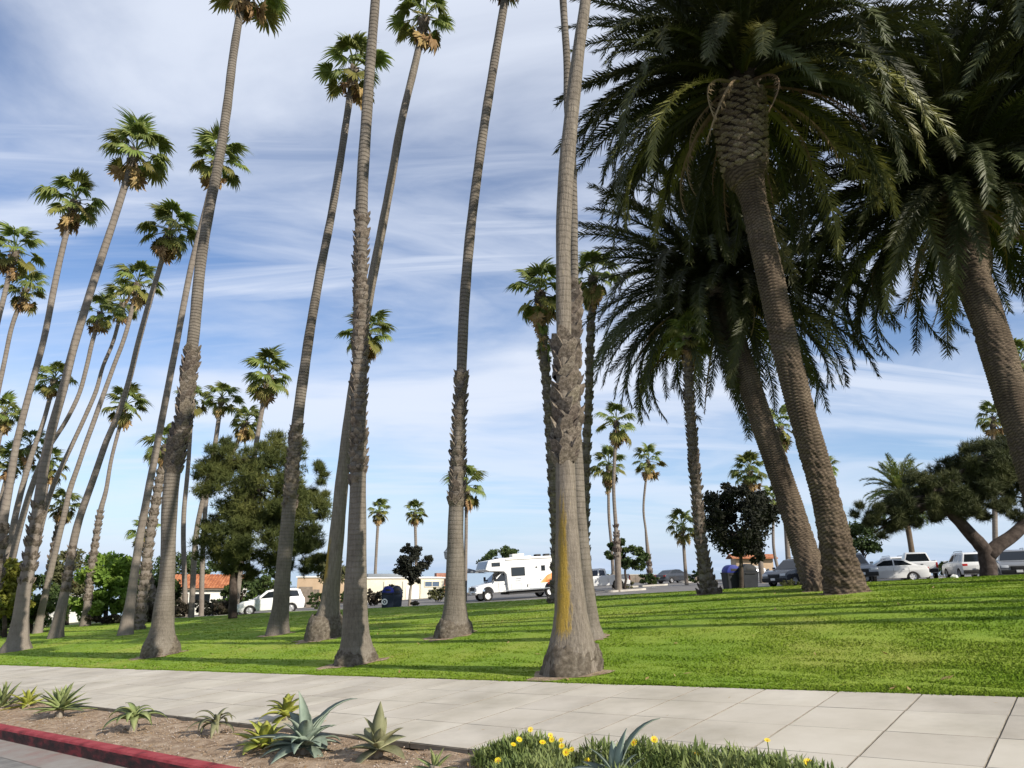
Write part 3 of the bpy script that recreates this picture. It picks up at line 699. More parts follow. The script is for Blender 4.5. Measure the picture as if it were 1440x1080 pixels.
def lich4(q, L):
    c = math.cos(q - R(238)); a = max(0, (c - .80) / .20)
    return a * max(0, min(1, (L - .75) / .25)) * max(0, min(1, (3.2 - L) / .9)) * 1.0
def lich7(q, L):
    c = math.cos(q - R(215)); a = max(0, (c - .8) / .2)
    return a * max(0, min(1, (L - 1.7) / .3)) * max(0, min(1, (3.3 - L) / .5))
# --- front row, near the pavement
fan_palm('palm with a swollen mossy foot and long braided bark sleeve, leftmost in front', [(225, 921, 48), (226, 908, 46), (228, 893, 36), (229, 880, 30), (231, 850, 26), (234, 820, 21.5), (236, 785, 19), (239, 700, 21), (250, 620, 20), (258, 590, 17), (272, 470, 15.5), (285, 350, 14), (305, 240, 13), (318, 160, 12), (328, 80, 11), (338, 16, 10), (347, -14, 10)], 66, rough=[(.235, .40)], stub=.27, keep=1, joined=False, seed=1, dry=9, roots=.52)
fan_palm('straight front palm with a long shaggy brown trunk section, rising out of frame', [(500, 932, 58), (501, 918, 50), (500, 895, 40), (500, 850, 33), (502, 780, 28), (503, 700, 23), (505, 550, 20), (507, 400, 18), (510, 250, 16.5), (520, 100, 14), (528, 0, 12.5), (537, -130, 12)], 66, rough=[(.20, .52)], stub=.15, keep=.6, joined=True, seed=2, roots=.3)
fan_palm('slim palm with a scaly patch on its lower trunk, in front of the motorhome nose', [(638, 893, 52), (639, 880, 43), (640, 850, 32), (641, 800, 26), (641, 740, 22), (643, 680, 19), (644, 640, 17), (648, 540, 14.5), (655, 400, 14.5), (668, 270, 13), (685, 150, 12.5), (705, 30, 11.5), (716, -38, 11)], 62, rough=[(.17, .34)], stub=.17, keep=.75, joined=False, seed=3, roots=.36)
fan_palm('thickest near palm with an ochre lichen streak and shaggy collar, by the pavement', [(805, 945, 82), (804, 925, 74), (804, 900, 62), (803, 860, 47), (800, 800, 37), (797, 720, 30), (795, 660, 27), (794, 600, 25), (793, 500, 21), (792, 360, 21), (796, 250, 22), (805, 150, 20), (815, 60, 17), (823, 0, 15), (838, -150, 15)], 72, k=36, rough=[(.225, .37)], stub=.24, keep=.9, joined=False, seed=4, roots=.42, mat=M['trunk_lichen'], lichen=lich4)
fan_palm('palm close behind the lichen-streaked one, their trunks splitting apart near the top', [(832, 898, 40), (829, 880, 30), (821, 800, 22), (815, 720, 18), (812, 660, 17), (809, 600, 16), (807, 500, 14), (807, 360, 12), (805, 250, 12), (799, 150, 12), (797, 80, 10), (792, 0, 10), (784, -120, 10)], 60, rough=[(.25, .42)], stub=.22, seed=5)
fan_palm('right-leaning palm in front of the pine and white car, crown fully in view', [(390, 892, 34), (391, 878, 29), (395, 850, 23), (398, 810, 21), (408, 700, 18), (415, 620, 16), (428, 520, 14), (447, 400, 12), (470, 280, 10.5), (487, 170, 9.5), (496, 105, 9)], 55, rough=[(.2, .33)], stub=.16, keep=.6, seed=6, dry=8)
fan_palm('leaning palm with a fat bulbous foot that crosses behind the shaggy straight trunk', [(457, 897, 54), (458, 885, 48), (461, 868, 36), (464, 850, 28), (466, 830, 24), (475, 740, 20), (485, 640, 17), (495, 560, 15), (515, 440, 14), (526, 380, 13), (545, 280, 11.5), (565, 170, 10.5), (585, 85, 10), (596, 34, 10)], 54, seed=7, mat=M['trunk_lichen'], lichen=lich7, dry=10, roots=.62)
fan_palm('palm just left of the braided-bark one, crown half hidden behind its trunk', [(176, 893, 27), (178, 880, 23), (183, 850, 17), (190, 800, 14), (203, 720, 12.5), (222, 620, 11.5), (245, 500, 10.5), (268, 380, 10), (290, 290, 9), (304, 232, 9)], 46, seed=8)
fan_palm('palm with pale smooth foot and scaly lower trunk at the left edge, leaning right', [(22, 915, 42), (25, 900, 28), (29, 870, 20), (34, 830, 17.5), (40, 800, 17), (46, 765, 16), (56, 695, 13), (69, 620, 12), (88, 550, 11), (106, 480, 10), (137, 380, 10), (160, 310, 9), (180, 248, 9), (190, 222, 9)], 55, rough=[(.13, .27)], stub=.26, seed=9)
# --- left grove
fan_palm('palm with an orange thatch beard under its crown, second crown up from the left edge', [(-30, 905, 34), (-15, 850, 22), (-3, 790, 18), (5, 730, 15), (12, 690, 13), (24, 620, 11), (42, 550, 10), (61, 480, 10), (75, 410, 10), (88, 350, 9), (104, 292, 9)], 50, Y=34, rough=[(.08, .26)], seed=10, skirt=.4)
fan_palm('small leafy palm crown tucked behind the pale-footed leaning trunk at far left', [(-5, 885, 14), (5, 830, 12), (14, 770, 11), (24, 715, 10), (37, 665, 9), (48, 630, 8), (62, 590, 7), (76, 538, 7)], 30, Y=58, seed=11)
fan_palm('palm with a kinked trunk and the lower left of three overlapping crowns', [(0, 880, 13), (8, 830, 12), (22, 765, 11), (36, 712, 10), (50, 670, 9), (62, 640, 8), (78, 615, 7), (95, 588, 7), (112, 552, 7), (122, 515, 7), (130, 480, 7), (141, 445, 7)], 33, Y=52, seed=12)
fan_palm('thin dark trunked palm, middle of the three overlapping crowns at left', [(30, 880, 14), (42, 810, 11), (58, 740, 9), (71, 694, 8), (84, 662, 8), (104, 620, 7), (120, 585, 7), (135, 550, 7), (145, 515, 6), (160, 478, 6), (172, 432, 6)], 33, Y=55, seed=13)
fan_palm('palm with rough shaded lower trunk, upper right of the three overlapping crowns', [(53, 888, 17), (57, 865, 12), (65, 830, 11), (78, 775, 10), (90, 725, 9), (98, 690, 9), (110, 655, 8), (122, 620, 8), (140, 570, 8), (160, 515, 7), (178, 465, 7), (193, 405, 7)], 37, Y=50, seed=14)
fan_palm('dark leaning palm with a full crown touching the tallest left trunk', [(78, 897, 27), (80, 885, 22), (84, 865, 18), (92, 830, 15), (102, 770, 13), (112, 728, 12), (129, 680, 11), (150, 620, 10), (165, 585, 9), (180, 540, 9), (195, 480, 9), (210, 425, 9), (225, 375, 8), (238, 332, 8)], 48, Y=39, seed=15, rough=[(.1, .2)], stub=.2, keep=.5)
fan_palm('slender upright palm with an orange beard, in the gap left of the braided trunk', [(120, 878, 19), (122, 862, 14), (126, 820, 11), (133, 770, 10), (141, 720, 9), (149, 690, 7), (158, 640, 6), (176, 575, 6)], 35, Y=56, seed=16, skirt=.5, rough=[(.12, .5)], stub=.24, keep=.7)
fan_palm('upper of the two crowns cut by the left edge, trunk running out of frame', [(-90, 880, 20), (-60, 700, 12), (-25, 540, 10), (0, 440, 8), (20, 360, 8)], 45, Y=40, seed=17, dry=8)
fan_palm('lower of the two stacked crowns at the left edge, with a dark curved trunk', [(-45, 880, 16), (-25, 700, 10), (-8, 580, 8), (8, 500, 7), (18, 455, 7), (36, 412, 7)], 35, Y=50, seed=18)
fan_palm('short palm crown cut by the left edge below the stacked pair', [(-50, 880, 12), (-20, 720, 8), (-5, 640, 6), (6, 586, 6)], 30, Y=60, seed=19)
fan_palm('low palm crown behind the leaning trunks, just above the lowest left crowns', [(-10, 880, 10), (10, 780, 8), (28, 700, 7), (42, 632, 6)], 30, Y=62, seed=20)
fan_palm('yellowish low palm crown at the left edge among crossing trunks', [(-40, 880, 10), (-15, 780, 8), (2, 700, 7), (14, 655, 6)], 29, Y=63, seed=21, skirt=.4)
fan_palm('low palm crown half behind the pale-footed trunk, right of its neighbours', [(30, 878, 10), (45, 780, 8), (60, 715, 7), (70, 660, 6)], 28, Y=64, seed=22)
fan_palm('small yellow-green palm standing low between two leaning trunks', [(62, 876, 10), (70, 800, 9), (88, 715, 8)], 26, Y=66, seed=23, yel=8, rough=[(.1, .9)], stub=.3)
fan_palm('rough trunked palm with tan thatch pressed against the braided trunk', [(197, 870, 18), (205, 800, 15), (213, 740, 14), (222, 690, 13), (232, 632, 11)], 33, Y=40, seed=24, rough=[(.02, .85)], stub=.2, skirt=.5)
fan_palm('short palm with blue-green fronds peeking out left of the twin trunks', [(222, 865, 10), (212, 820, 9), (201, 750, 8)], 25, Y=55, seed=25, rough=[(.1, .9)], stub=.25)
fan_palm('narrow palm crown just right of the top of the braided sleeve', [(262, 860, 9), (258, 740, 8), (265, 650, 7), (270, 566, 6)], 28, Y=60, seed=26)
fan_palm('palm rising behind the pine, left of the taller open crown', [(270, 860, 10), (275, 760, 9), (288, 690, 8), (300, 640, 8), (311, 565, 7)], 32, Y=55, seed=27, dry=7)
fan_palm('yellowing palm crown just above the pine top', [(283, 865, 9), (286, 760, 8), (295, 680, 7), (325, 640, 7), (346, 598, 7)], 31, Y=60, seed=28, skirt=.5, yel=6)
fan_palm('tallest open palm crown above the pine tree', [(330, 860, 12), (345, 740, 10), (358, 640, 9), (366, 590, 8), (377, 535, 8)], 43, Y=53, seed=29, dry=7)
# --- centre distance
fan_palm('palm crown with a straw beard directly behind the shaggy straight trunk', [(500, 850, 12), (505, 700, 10), (511, 560, 9), (515, 475, 8)], 43, Y=45, seed=30, skirt=.5)
fan_palm('yellow-green palm crown right behind the slim scaly trunk', [(654, 838, 7), (655, 780, 6), (655, 690, 6)], 37, Y=60, seed=31, yel=6, skirt=.3)
fan_palm('left of the two small distant palms above the cream building', [(527, 828, 6), (529, 780, 5), (532, 722, 5)], 20, Y=85, seed=32, yel=8)
fan_palm('right of the two small distant palms, above the young dark tree', [(587, 828, 5), (585, 780, 5), (583, 724, 5)], 20, Y=90, seed=33, yel=8)
fan_palm('shaggy palm with a thick skirt of dead leaves, left of the lichen-streaked trunk', [(786, 848, 30), (785, 832, 20), (783, 800, 14), (781, 740, 12.5), (776, 650, 12), (770, 560, 11.5), (765, 500, 11.5), (758, 420, 11)], 54, Y=27.5, seed=34, rough=[(.02, .78)], stub=.16, skirt=1.5, mat=M['trunk_ring'])
fan_palm('shaggy palm with a tan beard, between the lichen-streaked trunk and the dark date palm', [(825, 838, 22), (824, 815, 15), (823, 790, 13), (822, 740, 12), (824, 650, 11), (828, 560, 10), (830, 480, 10), (833, 395, 9)], 45, Y=31, seed=35, rough=[(.02, .86)], stub=.17, skirt=.9)
fan_palm('palm on a concrete island beside the white pickup bed, upper of two close crowns', [(870, 829, 12), (869, 800, 11), (868, 775, 12), (867, 755, 8), (866, 740, 7), (863, 680, 6), (866, 600, 6)], 37, Y=58, seed=36, rough=[(.2, .38)], stub=.25, dry=9, skirt=.3)
fan_palm('orange bearded palm, lower of two close crowns right of the lichen-streaked trunk', [(863, 822, 7), (860, 770, 5), (856, 720, 5), (855, 660, 5)], 31, Y=68, seed=37, skirt=.9, yel=6)
fan_palm('lone thin palm standing left of the dark parked coupe', [(915, 812, 8), (913, 795, 8), (911, 775, 7), (908, 745, 4), (905, 710, 4), (911, 652, 4)], 28, Y=75, seed=38, rough=[(.02, .25)], stub=.3)
fan_palm('shortest fan palm with bright open leaves, behind the dark parked coupe', [(965, 812, 7), (963, 790, 6), (959, 745, 5)], 28, Y=66, seed=39, live=18, dry=3)
fan_palm('dark shaggy palm on the far lawn edge, crown lost among date palm leaves', [(998, 836, 33), (996, 825, 24), (992, 805, 18), (987, 770, 15), (980, 700, 13.5), (972, 600, 12), (968, 530, 11), (966, 480, 11)], 42, Y=22.5, seed=40, rough=[(.04, .92)], stub=.15, skirt=.8)
fan_palm('dense round palm crown above the dark round tree', [(1072, 815, 10), (1066, 760, 8), (1053, 668, 7)], 30, Y=60, seed=41, live=30)
fan_palm('palm with drooping yellow leaves seen between the two leaning date palm trunks', [(1110, 815, 10), (1106, 750, 8), (1101, 680, 8), (1096, 605, 7)], 36, Y=55, seed=42, skirt=.6, yel=6)
fan_palm('tiny palm leaning beside the navy parked car', [(1097, 808, 6), (1088, 770, 5), (1087, 706, 5)], 22, Y=80, seed=43)
fan_palm('palm mostly hidden behind the nearest date palm trunk, leaves showing on its right', [(1150, 808, 5), (1160, 664, 5)], 22, Y=80, seed=44, live=20)
fan_palm('palm crown cut by the right edge, behind the rightmost leaning trunk', [(1450, 805, 12), (1440, 650, 9), (1434, 515, 8)], 38, Y=48, seed=45)
fan_palm('dark palm crown rising out of the windswept pine at right', [(1400, 805, 9), (1398, 680, 8), (1395, 592, 7)], 30, Y=60, seed=46)
# palms of the same row beyond the right side of the frame (their trunks throw the shadows across the lawn)
OFF = []
for (px, py, k, h) in ((1300, 873, 8, 17), (1300, 860, 9.5, 16), (1300, 850, 12, 18), (1330, 842, 13, 15), (900, 848, 24, 16)):
    q = hit(px, py); OFF.append((q.x + SUN_AZ.x * k, q.y + SUN_AZ.y * k, h))
for i, (x, y, h) in enumerate(OFF):
    z = g(x, y); fan_palm('fan palm of the row standing just outside the right edge', None, 1.5, world=[(x, y, z, .3), (x, y, z + .5, .2), (x + .1, y, z + 3, .14), (x - .2, y + .1, z + 9, .12), (x - .5, y, z + h, .1)], seed=50 + i, live=22, group='palms outside the frame')
# --- date palms
date_palm('nearest date palm with a bare pineapple head and lit hanging fronds', [(1190, 836, 64), (1186, 815, 58), (1176, 770, 47), (1163, 710, 41), (1150, 660, 40), (1122, 560, 39), (1096, 450, 39), (1072, 340, 39), (1060, 285, 38), (1054, 262, 44), (1049, 247, 62), (1044, 205, 72), (1041, 165, 76), (1041, 130, 70), (1041, 100, 50)], 272, 16.5, n=250, pine=(.785, .955, .30), seed=1, dry=12, yel=18, low=-30, clear=(255, 34, -14))  # many yellow fronds: sunlit look put into the leaf colour
date_palm('shaded date palm leaning left with a dark dome of hanging leaves', [(1150, 832, 40), (1143, 810, 40), (1130, 770, 38), (1105, 690, 35), (1072, 595, 34), (1045, 515, 33), (1032, 478, 34), (1026, 462, 54), (1020, 430, 58), (1014, 395, 40)], 222, 18.6, dz=6.5, n=210, pine=(.88, .97, .3), seed=2, dry=8, yel=5, low=-34)
date_palm('date palm at the right edge with a thick ringed trunk and dark broad crown', [(1492, 815, 70), (1478, 740, 58), (1452, 640, 52), (1424, 560, 48), (1395, 470, 46), (1368, 395, 48), (1360, 370, 68), (1350, 320, 70), (1340, 258, 50)], 262, 15.5, dz=4, n=220, pine=(.86, .96, .3), seed=3, dry=9, yel=7, low=-30)
date_palm('date palm whose dark fronds hang into the top right corner', [(1640, 840, 70), (1610, 700, 52), (1570, 500, 46), (1535, 280, 50), (1520, 180, 70), (1512, 70, 55)], 300, 19.0, n=200, pine=(.84, .95, .3), seed=4, dry=6, yel=3, low=-32)
date_palm('small far date palm with arching fronds behind the windswept pine', [(1284, 792, 9), (1279, 755, 8), (1266, 692, 10)], 52, 56, n=70, seed=5, dry=2, yel=8, big=False)

# ================================================================== other trees, shrubs and hedges
def leaf_cloud(blobs, n, size, mat, kind='leaf', clumps=60, tight=.32, seed=0, name='crown', shell=.55):
    """leaves gathered in clumps inside ellipsoids; blobs: (centre, radii, weight)"""
    r = np.random.default_rng(seed + 500); ws = np.array([b[2] for b in blobs], float); ws /= ws.sum()
    C = []; K = []
    for b, w in zip(blobs, ws):
        m = max(3, int(clumps * w)); dirs = r.normal(size=(m, 3)); dirs /= np.linalg.norm(dirs, axis=1)[:, None]
        rad = shell + (1 - shell) * r.random(m) ** .5
        C.append(np.array(b[0])[None] + dirs * rad[:, None] * np.array(b[1])[None]); K.append(np.full(m, min(b[1])))
    C = np.concatenate(C); K = np.concatenate(K); idx = r.integers(0, len(C), n)
    off = r.normal(size=(n, 3)); off /= np.linalg.norm(off, axis=1)[:, None]; off *= (r.random(n) ** .45)[:, None]
    off[:, 2] *= .7
    P = C[idx] + off * (K[idx] * tight)[:, None]
    cen = np.mean([b[0] for b in blobs], axis=0)
    if kind == 'leaf':
        d1 = r.normal(size=(n, 3)); d1 /= np.linalg.norm(d1, axis=1)[:, None]
        d2 = np.cross(d1, r.normal(size=(n, 3))); d2 /= np.linalg.norm(d2, axis=1)[:, None]
        L = (size * r.uniform(.7, 1.35, n))[:, None]
        V = np.stack([P - d1 * L * .5, P + d2 * L * .27, P + d1 * L * .55, P - d2 * L * .27], 1).reshape(-1, 3)
        return fastmesh(name, V, np.arange(n * 4).reshape(-1, 4), mat, 4)
    # needles: bursts of thin slivers
    q = 9; Lr = size * r.uniform(.7, 1.3, (n, q, 1)); ax = r.normal(size=(n, 1, 3)); ax[:, :, 2] += .9
    d1 = r.normal(size=(n, q, 3)) * .75 + ax; d1 /= np.linalg.norm(d1, axis=2)[..., None]
    d2 = np.cross(d1, r.normal(size=(n, q, 3))); d2 /= np.linalg.norm(d2, axis=2)[..., None]
    B = P[:, None, :]
    V = np.stack([B - d2 * Lr * .038, B + d2 * Lr * .038, B + d1 * Lr], 2).reshape(-1, 3)
    return fastmesh(name, V, np.arange(n * q * 3).reshape(-1, 3), mat, 3)
def bez(a, b, lift=.2, n=6, wob=.06):
    a, b = Vector(a), Vector(b); L = (b - a).length; out = []
    for i in range(n + 1):
        u = i / n; p = a.lerp(b, u) + Vector((random.gauss(0, wob), random.gauss(0, wob), 0)) * L * math.sin(math.pi * u) * .6
        p.z += lift * L * math.sin(math.pi * u) * .5; out.append(p)
    return out
def limbed_trunk(path, r0, r1, ends, loc, mat, k=9):
    mb = MB(); n = len(path); mb.tube([Vector(p) - loc for p in path], [r0 + (r1 - r0) * (i / (n - 1)) ** .8 for i in range(n)], k)
    for i, e in enumerate(ends):
        st = Vector(path[-1 - (i % max(1, min(3, n - 1)))]) - loc; P = bez(st, Vector(e) - loc, .15)
        mb.tube(P, [r1 * .85 * (1 - .82 * j / (len(P) - 1)) for j in range(len(P))], 6)
    return mb
def tree(name, label, cat, base_px, Y, blobs_px, n, size, mat, trunk_px=None, tw=6, bark='bark', kind='leaf', clumps=60, tight=.35, seed=0, group=None, shell=.55, limbs=9, depth=1.0):
    """blobs_px: (px, py, rx_px, ry_px, depth offset m, weight)"""
    random.seed(seed + 900); b = at(base_px[0], base_px[1], Y); loc = Vector((b.x, Y, g(b.x, Y))); k = mpp(b)
    t = thing(name, label, cat, loc, group)
    blobs = []
    for px, py, rx, ry, dy, w in blobs_px:
        c = at(px, py, Y + dy) - loc; blobs.append((tuple(c), (rx * k, rx * k * depth, ry * k), w))
    tp = trunk_px or [(base_px[0], base_px[1]), (blobs_px[0][0], blobs_px[0][1] + blobs_px[0][3] * .5)]
    path = [loc - Vector((0, 0, .2))] + [at(px, py, Y) for px, py in tp[1:]]
    fine = [path[0]]
    for a, c in zip(path[:-1], path[1:]): fine += bez(a, c, 0, 4, .03)[1:]
    ends = []
    for i in range(limbs):
        bb = blobs[i % len(blobs)]; dv = Vector((random.gauss(0, 1), random.gauss(0, 1), random.gauss(.1, .7))).normalized()
        ends.append(loc + Vector(bb[0]) + Vector((dv.x * bb[1][0], dv.y * bb[1][1], dv.z * bb[1][2])) * .6)
    limbed_trunk(fine, tw * .5 * k, tw * .26 * k, ends, loc, M[bark]).build('trunk', M[bark], t, smooth=True)
    obj('crown', leaf_cloud(blobs, n, size, M[mat], kind, clumps, tight, seed, shell=shell), t)
    return t
def shrub(name, label, cat, px, py, Y, rx, ry, n, size, mat, seed=0, depth=1.0, box=False, group=None, dy=0):
    """clipped or loose bush sitting on the land at depth Y; rx, ry in photo pixels"""
    b = at(px, py, Y); loc = Vector((b.x, Y, g(b.x, Y))); k = mpp(b); t = thing(name, label, cat, loc, group)
    r = np.random.default_rng(seed + 40)
    h = ry * 2 * k; blobs = []
    m = 7 if box else 4
    for i in range(m):
        blobs.append(((( (i + .5) / m * 2 - 1) * rx * k * .72, r.normal(0, .12) * rx * k, h * (.48 + .05 * r.normal())), (rx * k * (.45 if box else .55), rx * k * .55 * depth, h * .5), 1))
    obj('foliage', leaf_cloud(blobs, n, size, M[mat], 'leaf', max(24, n // 45), .42, seed, 'foliage', .45), t)
    mb = MB()
    for i in range(4):
        x = (i / 3 - .5) * rx * k; mb.tube([(x * .4, 0, -.15), (x * .8, 0, h * .3), (x, .1, h * .6)], [.035, .025, .012], 5)
    mb.build('stem', M['bark'], t); return t

tree('pine_tree', 'big olive green pine behind the leaning palms, white car parked below its right side', 'pine tree', (328, 866), 45, [(375, 690, 62, 62, 0, 3), (325, 690, 45, 55, 1, 2), (420, 720, 42, 62, -1, 3), (360, 760, 55, 40, -1, 2.5), (310, 755, 36, 42, 0, 1.6), (425, 785, 42, 28, 1, 1.4), (395, 640, 36, 34, 0, 1.2), (445, 690, 20, 40, 0, .6), (335, 800, 26, 20, 0, .7), (318, 655, 42, 36, 1, 1.4)], 23000, .36, 'pine_leaf', [(328, 866), (330, 800), (350, 720), (365, 650)], 13, kind='needle', clumps=270, tight=.33, seed=1, shell=.42, limbs=16)
tree('pine_tree', 'windswept dark pine with a leaning forked trunk near the right edge', 'pine tree', (1390, 806), 40, [(1330, 690, 60, 38, 0, 3), (1385, 658, 48, 38, 0, 2.8), (1290, 712, 42, 26, 0, 1.6), (1428, 645, 48, 46, 1, 2.6), (1360, 715, 60, 20, 0, 1.6), (1255, 728, 34, 18, 0, 1), (1220, 722, 26, 16, 0, .5), (1440, 700, 30, 34, 0, 1), (1235, 745, 20, 14, 0, .5)], 20000, .36, 'pine_dark', [(1390, 806), (1386, 775), (1362, 748), (1336, 720), (1310, 700)], 24, kind='needle', clumps=230, tight=.36, seed=2, shell=.4, limbs=14)
# its second limb
def fork():
    Y = 40; loc = None
    for o in COL.objects:
        if o.name.startswith('pine_tree') and o.get('label', '').startswith('windswept'): t = o
    loc = Vector(t.location); k = mpp(at(1390, 790, Y)); P = [at(1388, 782, Y), at(1402, 768, Y), at(1425, 752, Y), at(1455, 722, Y), at(1480, 690, Y)]
    fine, W = catmull(P, [11 * k, 10 * k, 9 * k, 8 * k, 5 * k], .3); mb = MB(); mb.tube([p - loc for p in fine], [w * .95 for w in W], 9); mb.build('limb', M['bark'], t, smooth=True)
fork()
tree('broadleaf_tree', 'nearly black dense round tree behind the two bins on the lawn edge', 'tree', (1042, 820), 34, [(1040, 735, 46, 42, 0, 3), (1010, 715, 24, 26, 0, 1), (1070, 715, 22, 28, 0, 1), (1040, 700, 34, 20, 0, 1), (1048, 775, 26, 16, 0, .6)], 15000, .17, 'leaf_dark', [(1042, 820), (1042, 790), (1041, 760)], 7, clumps=130, tight=.42, seed=3, shell=.5)
tree('broadleaf_tree', 'small bright green tree on the car park island behind the white pickup', 'tree', (878, 812), 62, [(890, 785, 20, 15, 0, 2), (860, 776, 13, 11, 0, 1), (876, 768, 10, 9, 0, .7), (900, 790, 10, 8, 0, .6)], 4200, .26, 'leaf_mid', [(878, 812), (879, 798), (878, 788)], 4, clumps=40, seed=4, tight=.45)
tree('broadleaf_tree', 'round green tree showing above the motorhome roof', 'tree', (702, 832), 86, [(705, 786, 26, 16, 0, 2), (722, 785, 14, 13, 0, 1), (688, 792, 16, 11, 0, 1)], 3500, .32, 'leaf_mid', tw=5, clumps=50, seed=5, tight=.45)
tree('broadleaf_tree', 'young dark tree with a pale thin trunk in front of the cream wall', 'tree', (576, 847), 50, [(578, 792, 19, 20, 0, 3), (592, 785, 14, 16, 0, 1), (570, 800, 15, 12, 0, 1), (584, 815, 9, 10, 0, .8), (572, 772, 11, 7, 0, .5)], 4200, .2, 'leaf_dark', [(575, 847), (577, 830), (580, 812)], 5, 'bark_pale', clumps=60, seed=6, tight=.45)
tree('broadleaf_tree', 'green tree with rounded clumps right of the nearest date palm trunk', 'tree', (1213, 806), 50, [(1213, 755, 22, 20, 0, 2), (1200, 762, 14, 16, 0, 1), (1224, 770, 12, 10, 0, .7)], 4200, .2, 'leaf_mid', tw=6, clumps=55, seed=7, tight=.45)
tree('broadleaf_tree', 'lush bright green tree left of the tiled roof house', 'tree', (150, 866), 58, [(150, 805, 34, 26, 0, 2.4), (170, 830, 24, 26, 0, 1.5), (128, 840, 22, 28, 0, 1.2), (185, 800, 16, 14, 0, .6), (150, 850, 34, 16, -1, 1)], 10000, .36, 'leaf_bright', tw=7, clumps=90, seed=8, tight=.45)
tree('broadleaf_tree', 'yellow-green tree cut by the left edge behind the crossing trunks', 'tree', (10, 880), 48, [(8, 810, 26, 22, 0, 2), (24, 835, 20, 30, 0, 1.4), (-8, 840, 22, 30, 0, 1)], 6500, .26, 'leaf_yellow', tw=7, clumps=90, seed=9, tight=.45)
tree('broadleaf_tree', 'dark green leafy mass low behind the pale-footed leaning palm', 'tree', (45, 886), 52, [(45, 840, 30, 26, 0, 2), (60, 862, 30, 20, 0, 1.2), (20, 865, 24, 22, 0, 1), (-10, 862, 24, 24, 0, 1)], 8000, .27, 'leaf_mid', tw=7, clumps=100, seed=10, tight=.45)
tree('broadleaf_tree', 'olive tree between the dark leaning palm and the slender bearded one', 'tree', (95, 872), 66, [(95, 800, 20, 26, 0, 1.5), (88, 835, 22, 24, 0, 1), (110, 840, 14, 20, 0, .7)], 5000, .3, 'leaf_olive', tw=6, clumps=70, seed=11, tight=.45)
tree('broadleaf_tree', 'grey-green tree top showing under the right side of the pine', 'tree', (470, 842), 80, [(470, 800, 20, 20, 0, 2), (450, 790, 14, 12, 0, 1)], 3000, .32, 'leaf_olive', tw=5, clumps=45, seed=12, tight=.45)
tree('broadleaf_tree', 'pale green tree behind the white car roof', 'tree', (385, 848), 84, [(385, 818, 26, 16, 0, 2), (360, 824, 18, 14, 0, 1)], 3000, .34, 'leaf_mid', tw=5, clumps=45, seed=13, tight=.45)
tree('broadleaf_tree', 'distant trees behind the tiled roof, left of the pine trunk', 'tree', (262, 850), 92, [(250, 800, 30, 24, 0, 2), (290, 805, 34, 14, 0, 1.4), (225, 815, 20, 20, 0, 1)], 5000, .36, 'leaf_mid', tw=6, clumps=70, seed=14, tight=.45)
shrub('hedge', 'long low reddish brown hedge in front of the lush bright tree', 'hedge', 162, 872, 56, 34, 6.5, 3200, .16, 'leaf_maroon', 1, .35, True)
shrub('shrub', 'dark clipped shrub just right of the braided palm foot', 'shrub', 252, 862, 58, 18, 11, 2600, .18, 'leaf_maroon', 2, .8)
shrub('shrub', 'dark shrub left of the braided palm foot, under the rough trunk', 'shrub', 205, 866, 52, 24, 13, 3600, .17, 'leaf_maroon', 3, .8)
shrub('hedge', 'dark hedge in front of the tiled roof house wall', 'hedge', 296, 856, 62, 38, 10, 4200, .18, 'leaf_dark', 4, .4, True)
shrub('shrub', 'round dark shrub beside the nose of the silver parked car', 'shrub', 318, 862, 56, 20, 9, 2400, .17, 'leaf_maroon', 5, .8)
tree('broadleaf_tree', 'dark green tree mass between the twin rough trunks and the braided palm', 'tree', (212, 868), 60, [(212, 820, 26, 24, 0, 2), (235, 840, 20, 22, 0, 1), (190, 842, 16, 20, 0, 1)], 6000, .3, 'leaf_mid', tw=6, clumps=80, seed=21, tight=.42)
tree('broadleaf_tree', 'dark green bushy tree right of the tiled house, under the pine', 'tree', (338, 858), 66, [(338, 832, 18, 16, 0, 2), (322, 842, 14, 12, 0, 1)], 3500, .28, 'leaf_mid', tw=5, clumps=50, seed=22, tight=.42)
shrub('hedge', 'bright green hedge between the tiled house and the white car', 'hedge', 350, 846, 74, 34, 10, 3400, .22, 'leaf_bright', 6, .5, True)
shrub('hedge', 'clipped green hedge right of the white car, behind the bulbous palm foot', 'hedge', 452, 846, 64, 20, 11, 3200, .17, 'leaf_mid', 7, .5, True)
shrub('hedge', 'clipped green hedge just left of the shaggy straight trunk', 'hedge', 487, 846, 66, 12, 10, 2200, .17, 'leaf_mid', 8, .6, True)
shrub('shrub', 'loose brownish shrub right of the shaggy straight trunk', 'shrub', 524, 843, 64, 12, 10, 2000, .17, 'leaf_maroon', 9, .8)
shrub('shrub', 'round dark bush behind the blue lidded bin', 'shrub', 547, 842, 62, 16, 13, 2800, .17, 'leaf_dark', 10, .9)
shrub('shrub', 'brown-green bush left of the slim scaly palm foot', 'shrub', 616, 841, 64, 13, 8.5, 2200, .17, 'leaf_olive', 11, .8)
shrub('shrub', 'tiny dark bush at the foot of the young dark tree', 'shrub', 583, 848, 49, 6, 3, 700, .1, 'leaf_dark', 12, .8)
shrub('shrub', 'grey-green bush between the island palm and the dark coupe', 'shrub', 912, 816, 74, 13, 7, 1700, .22, 'leaf_mid', 13, .8)
shrub('shrub', 'low olive bush on the island right of the white pickup', 'shrub', 882, 823, 64, 9, 5.5, 1200, .18, 'leaf_olive', 14, .8)
shrub('shrub', 'spiky green bush right of the dark coupe', 'shrub', 982, 813, 74, 12, 7.5, 1600, .22, 'leaf_mid', 15, .8)
shrub('hedge', 'dark green hedge between the white pickup tailgate and the white crossover', 'hedge', 1328, 806, 66, 26, 9, 3400, .2, 'leaf_mid', 16, .4, True)
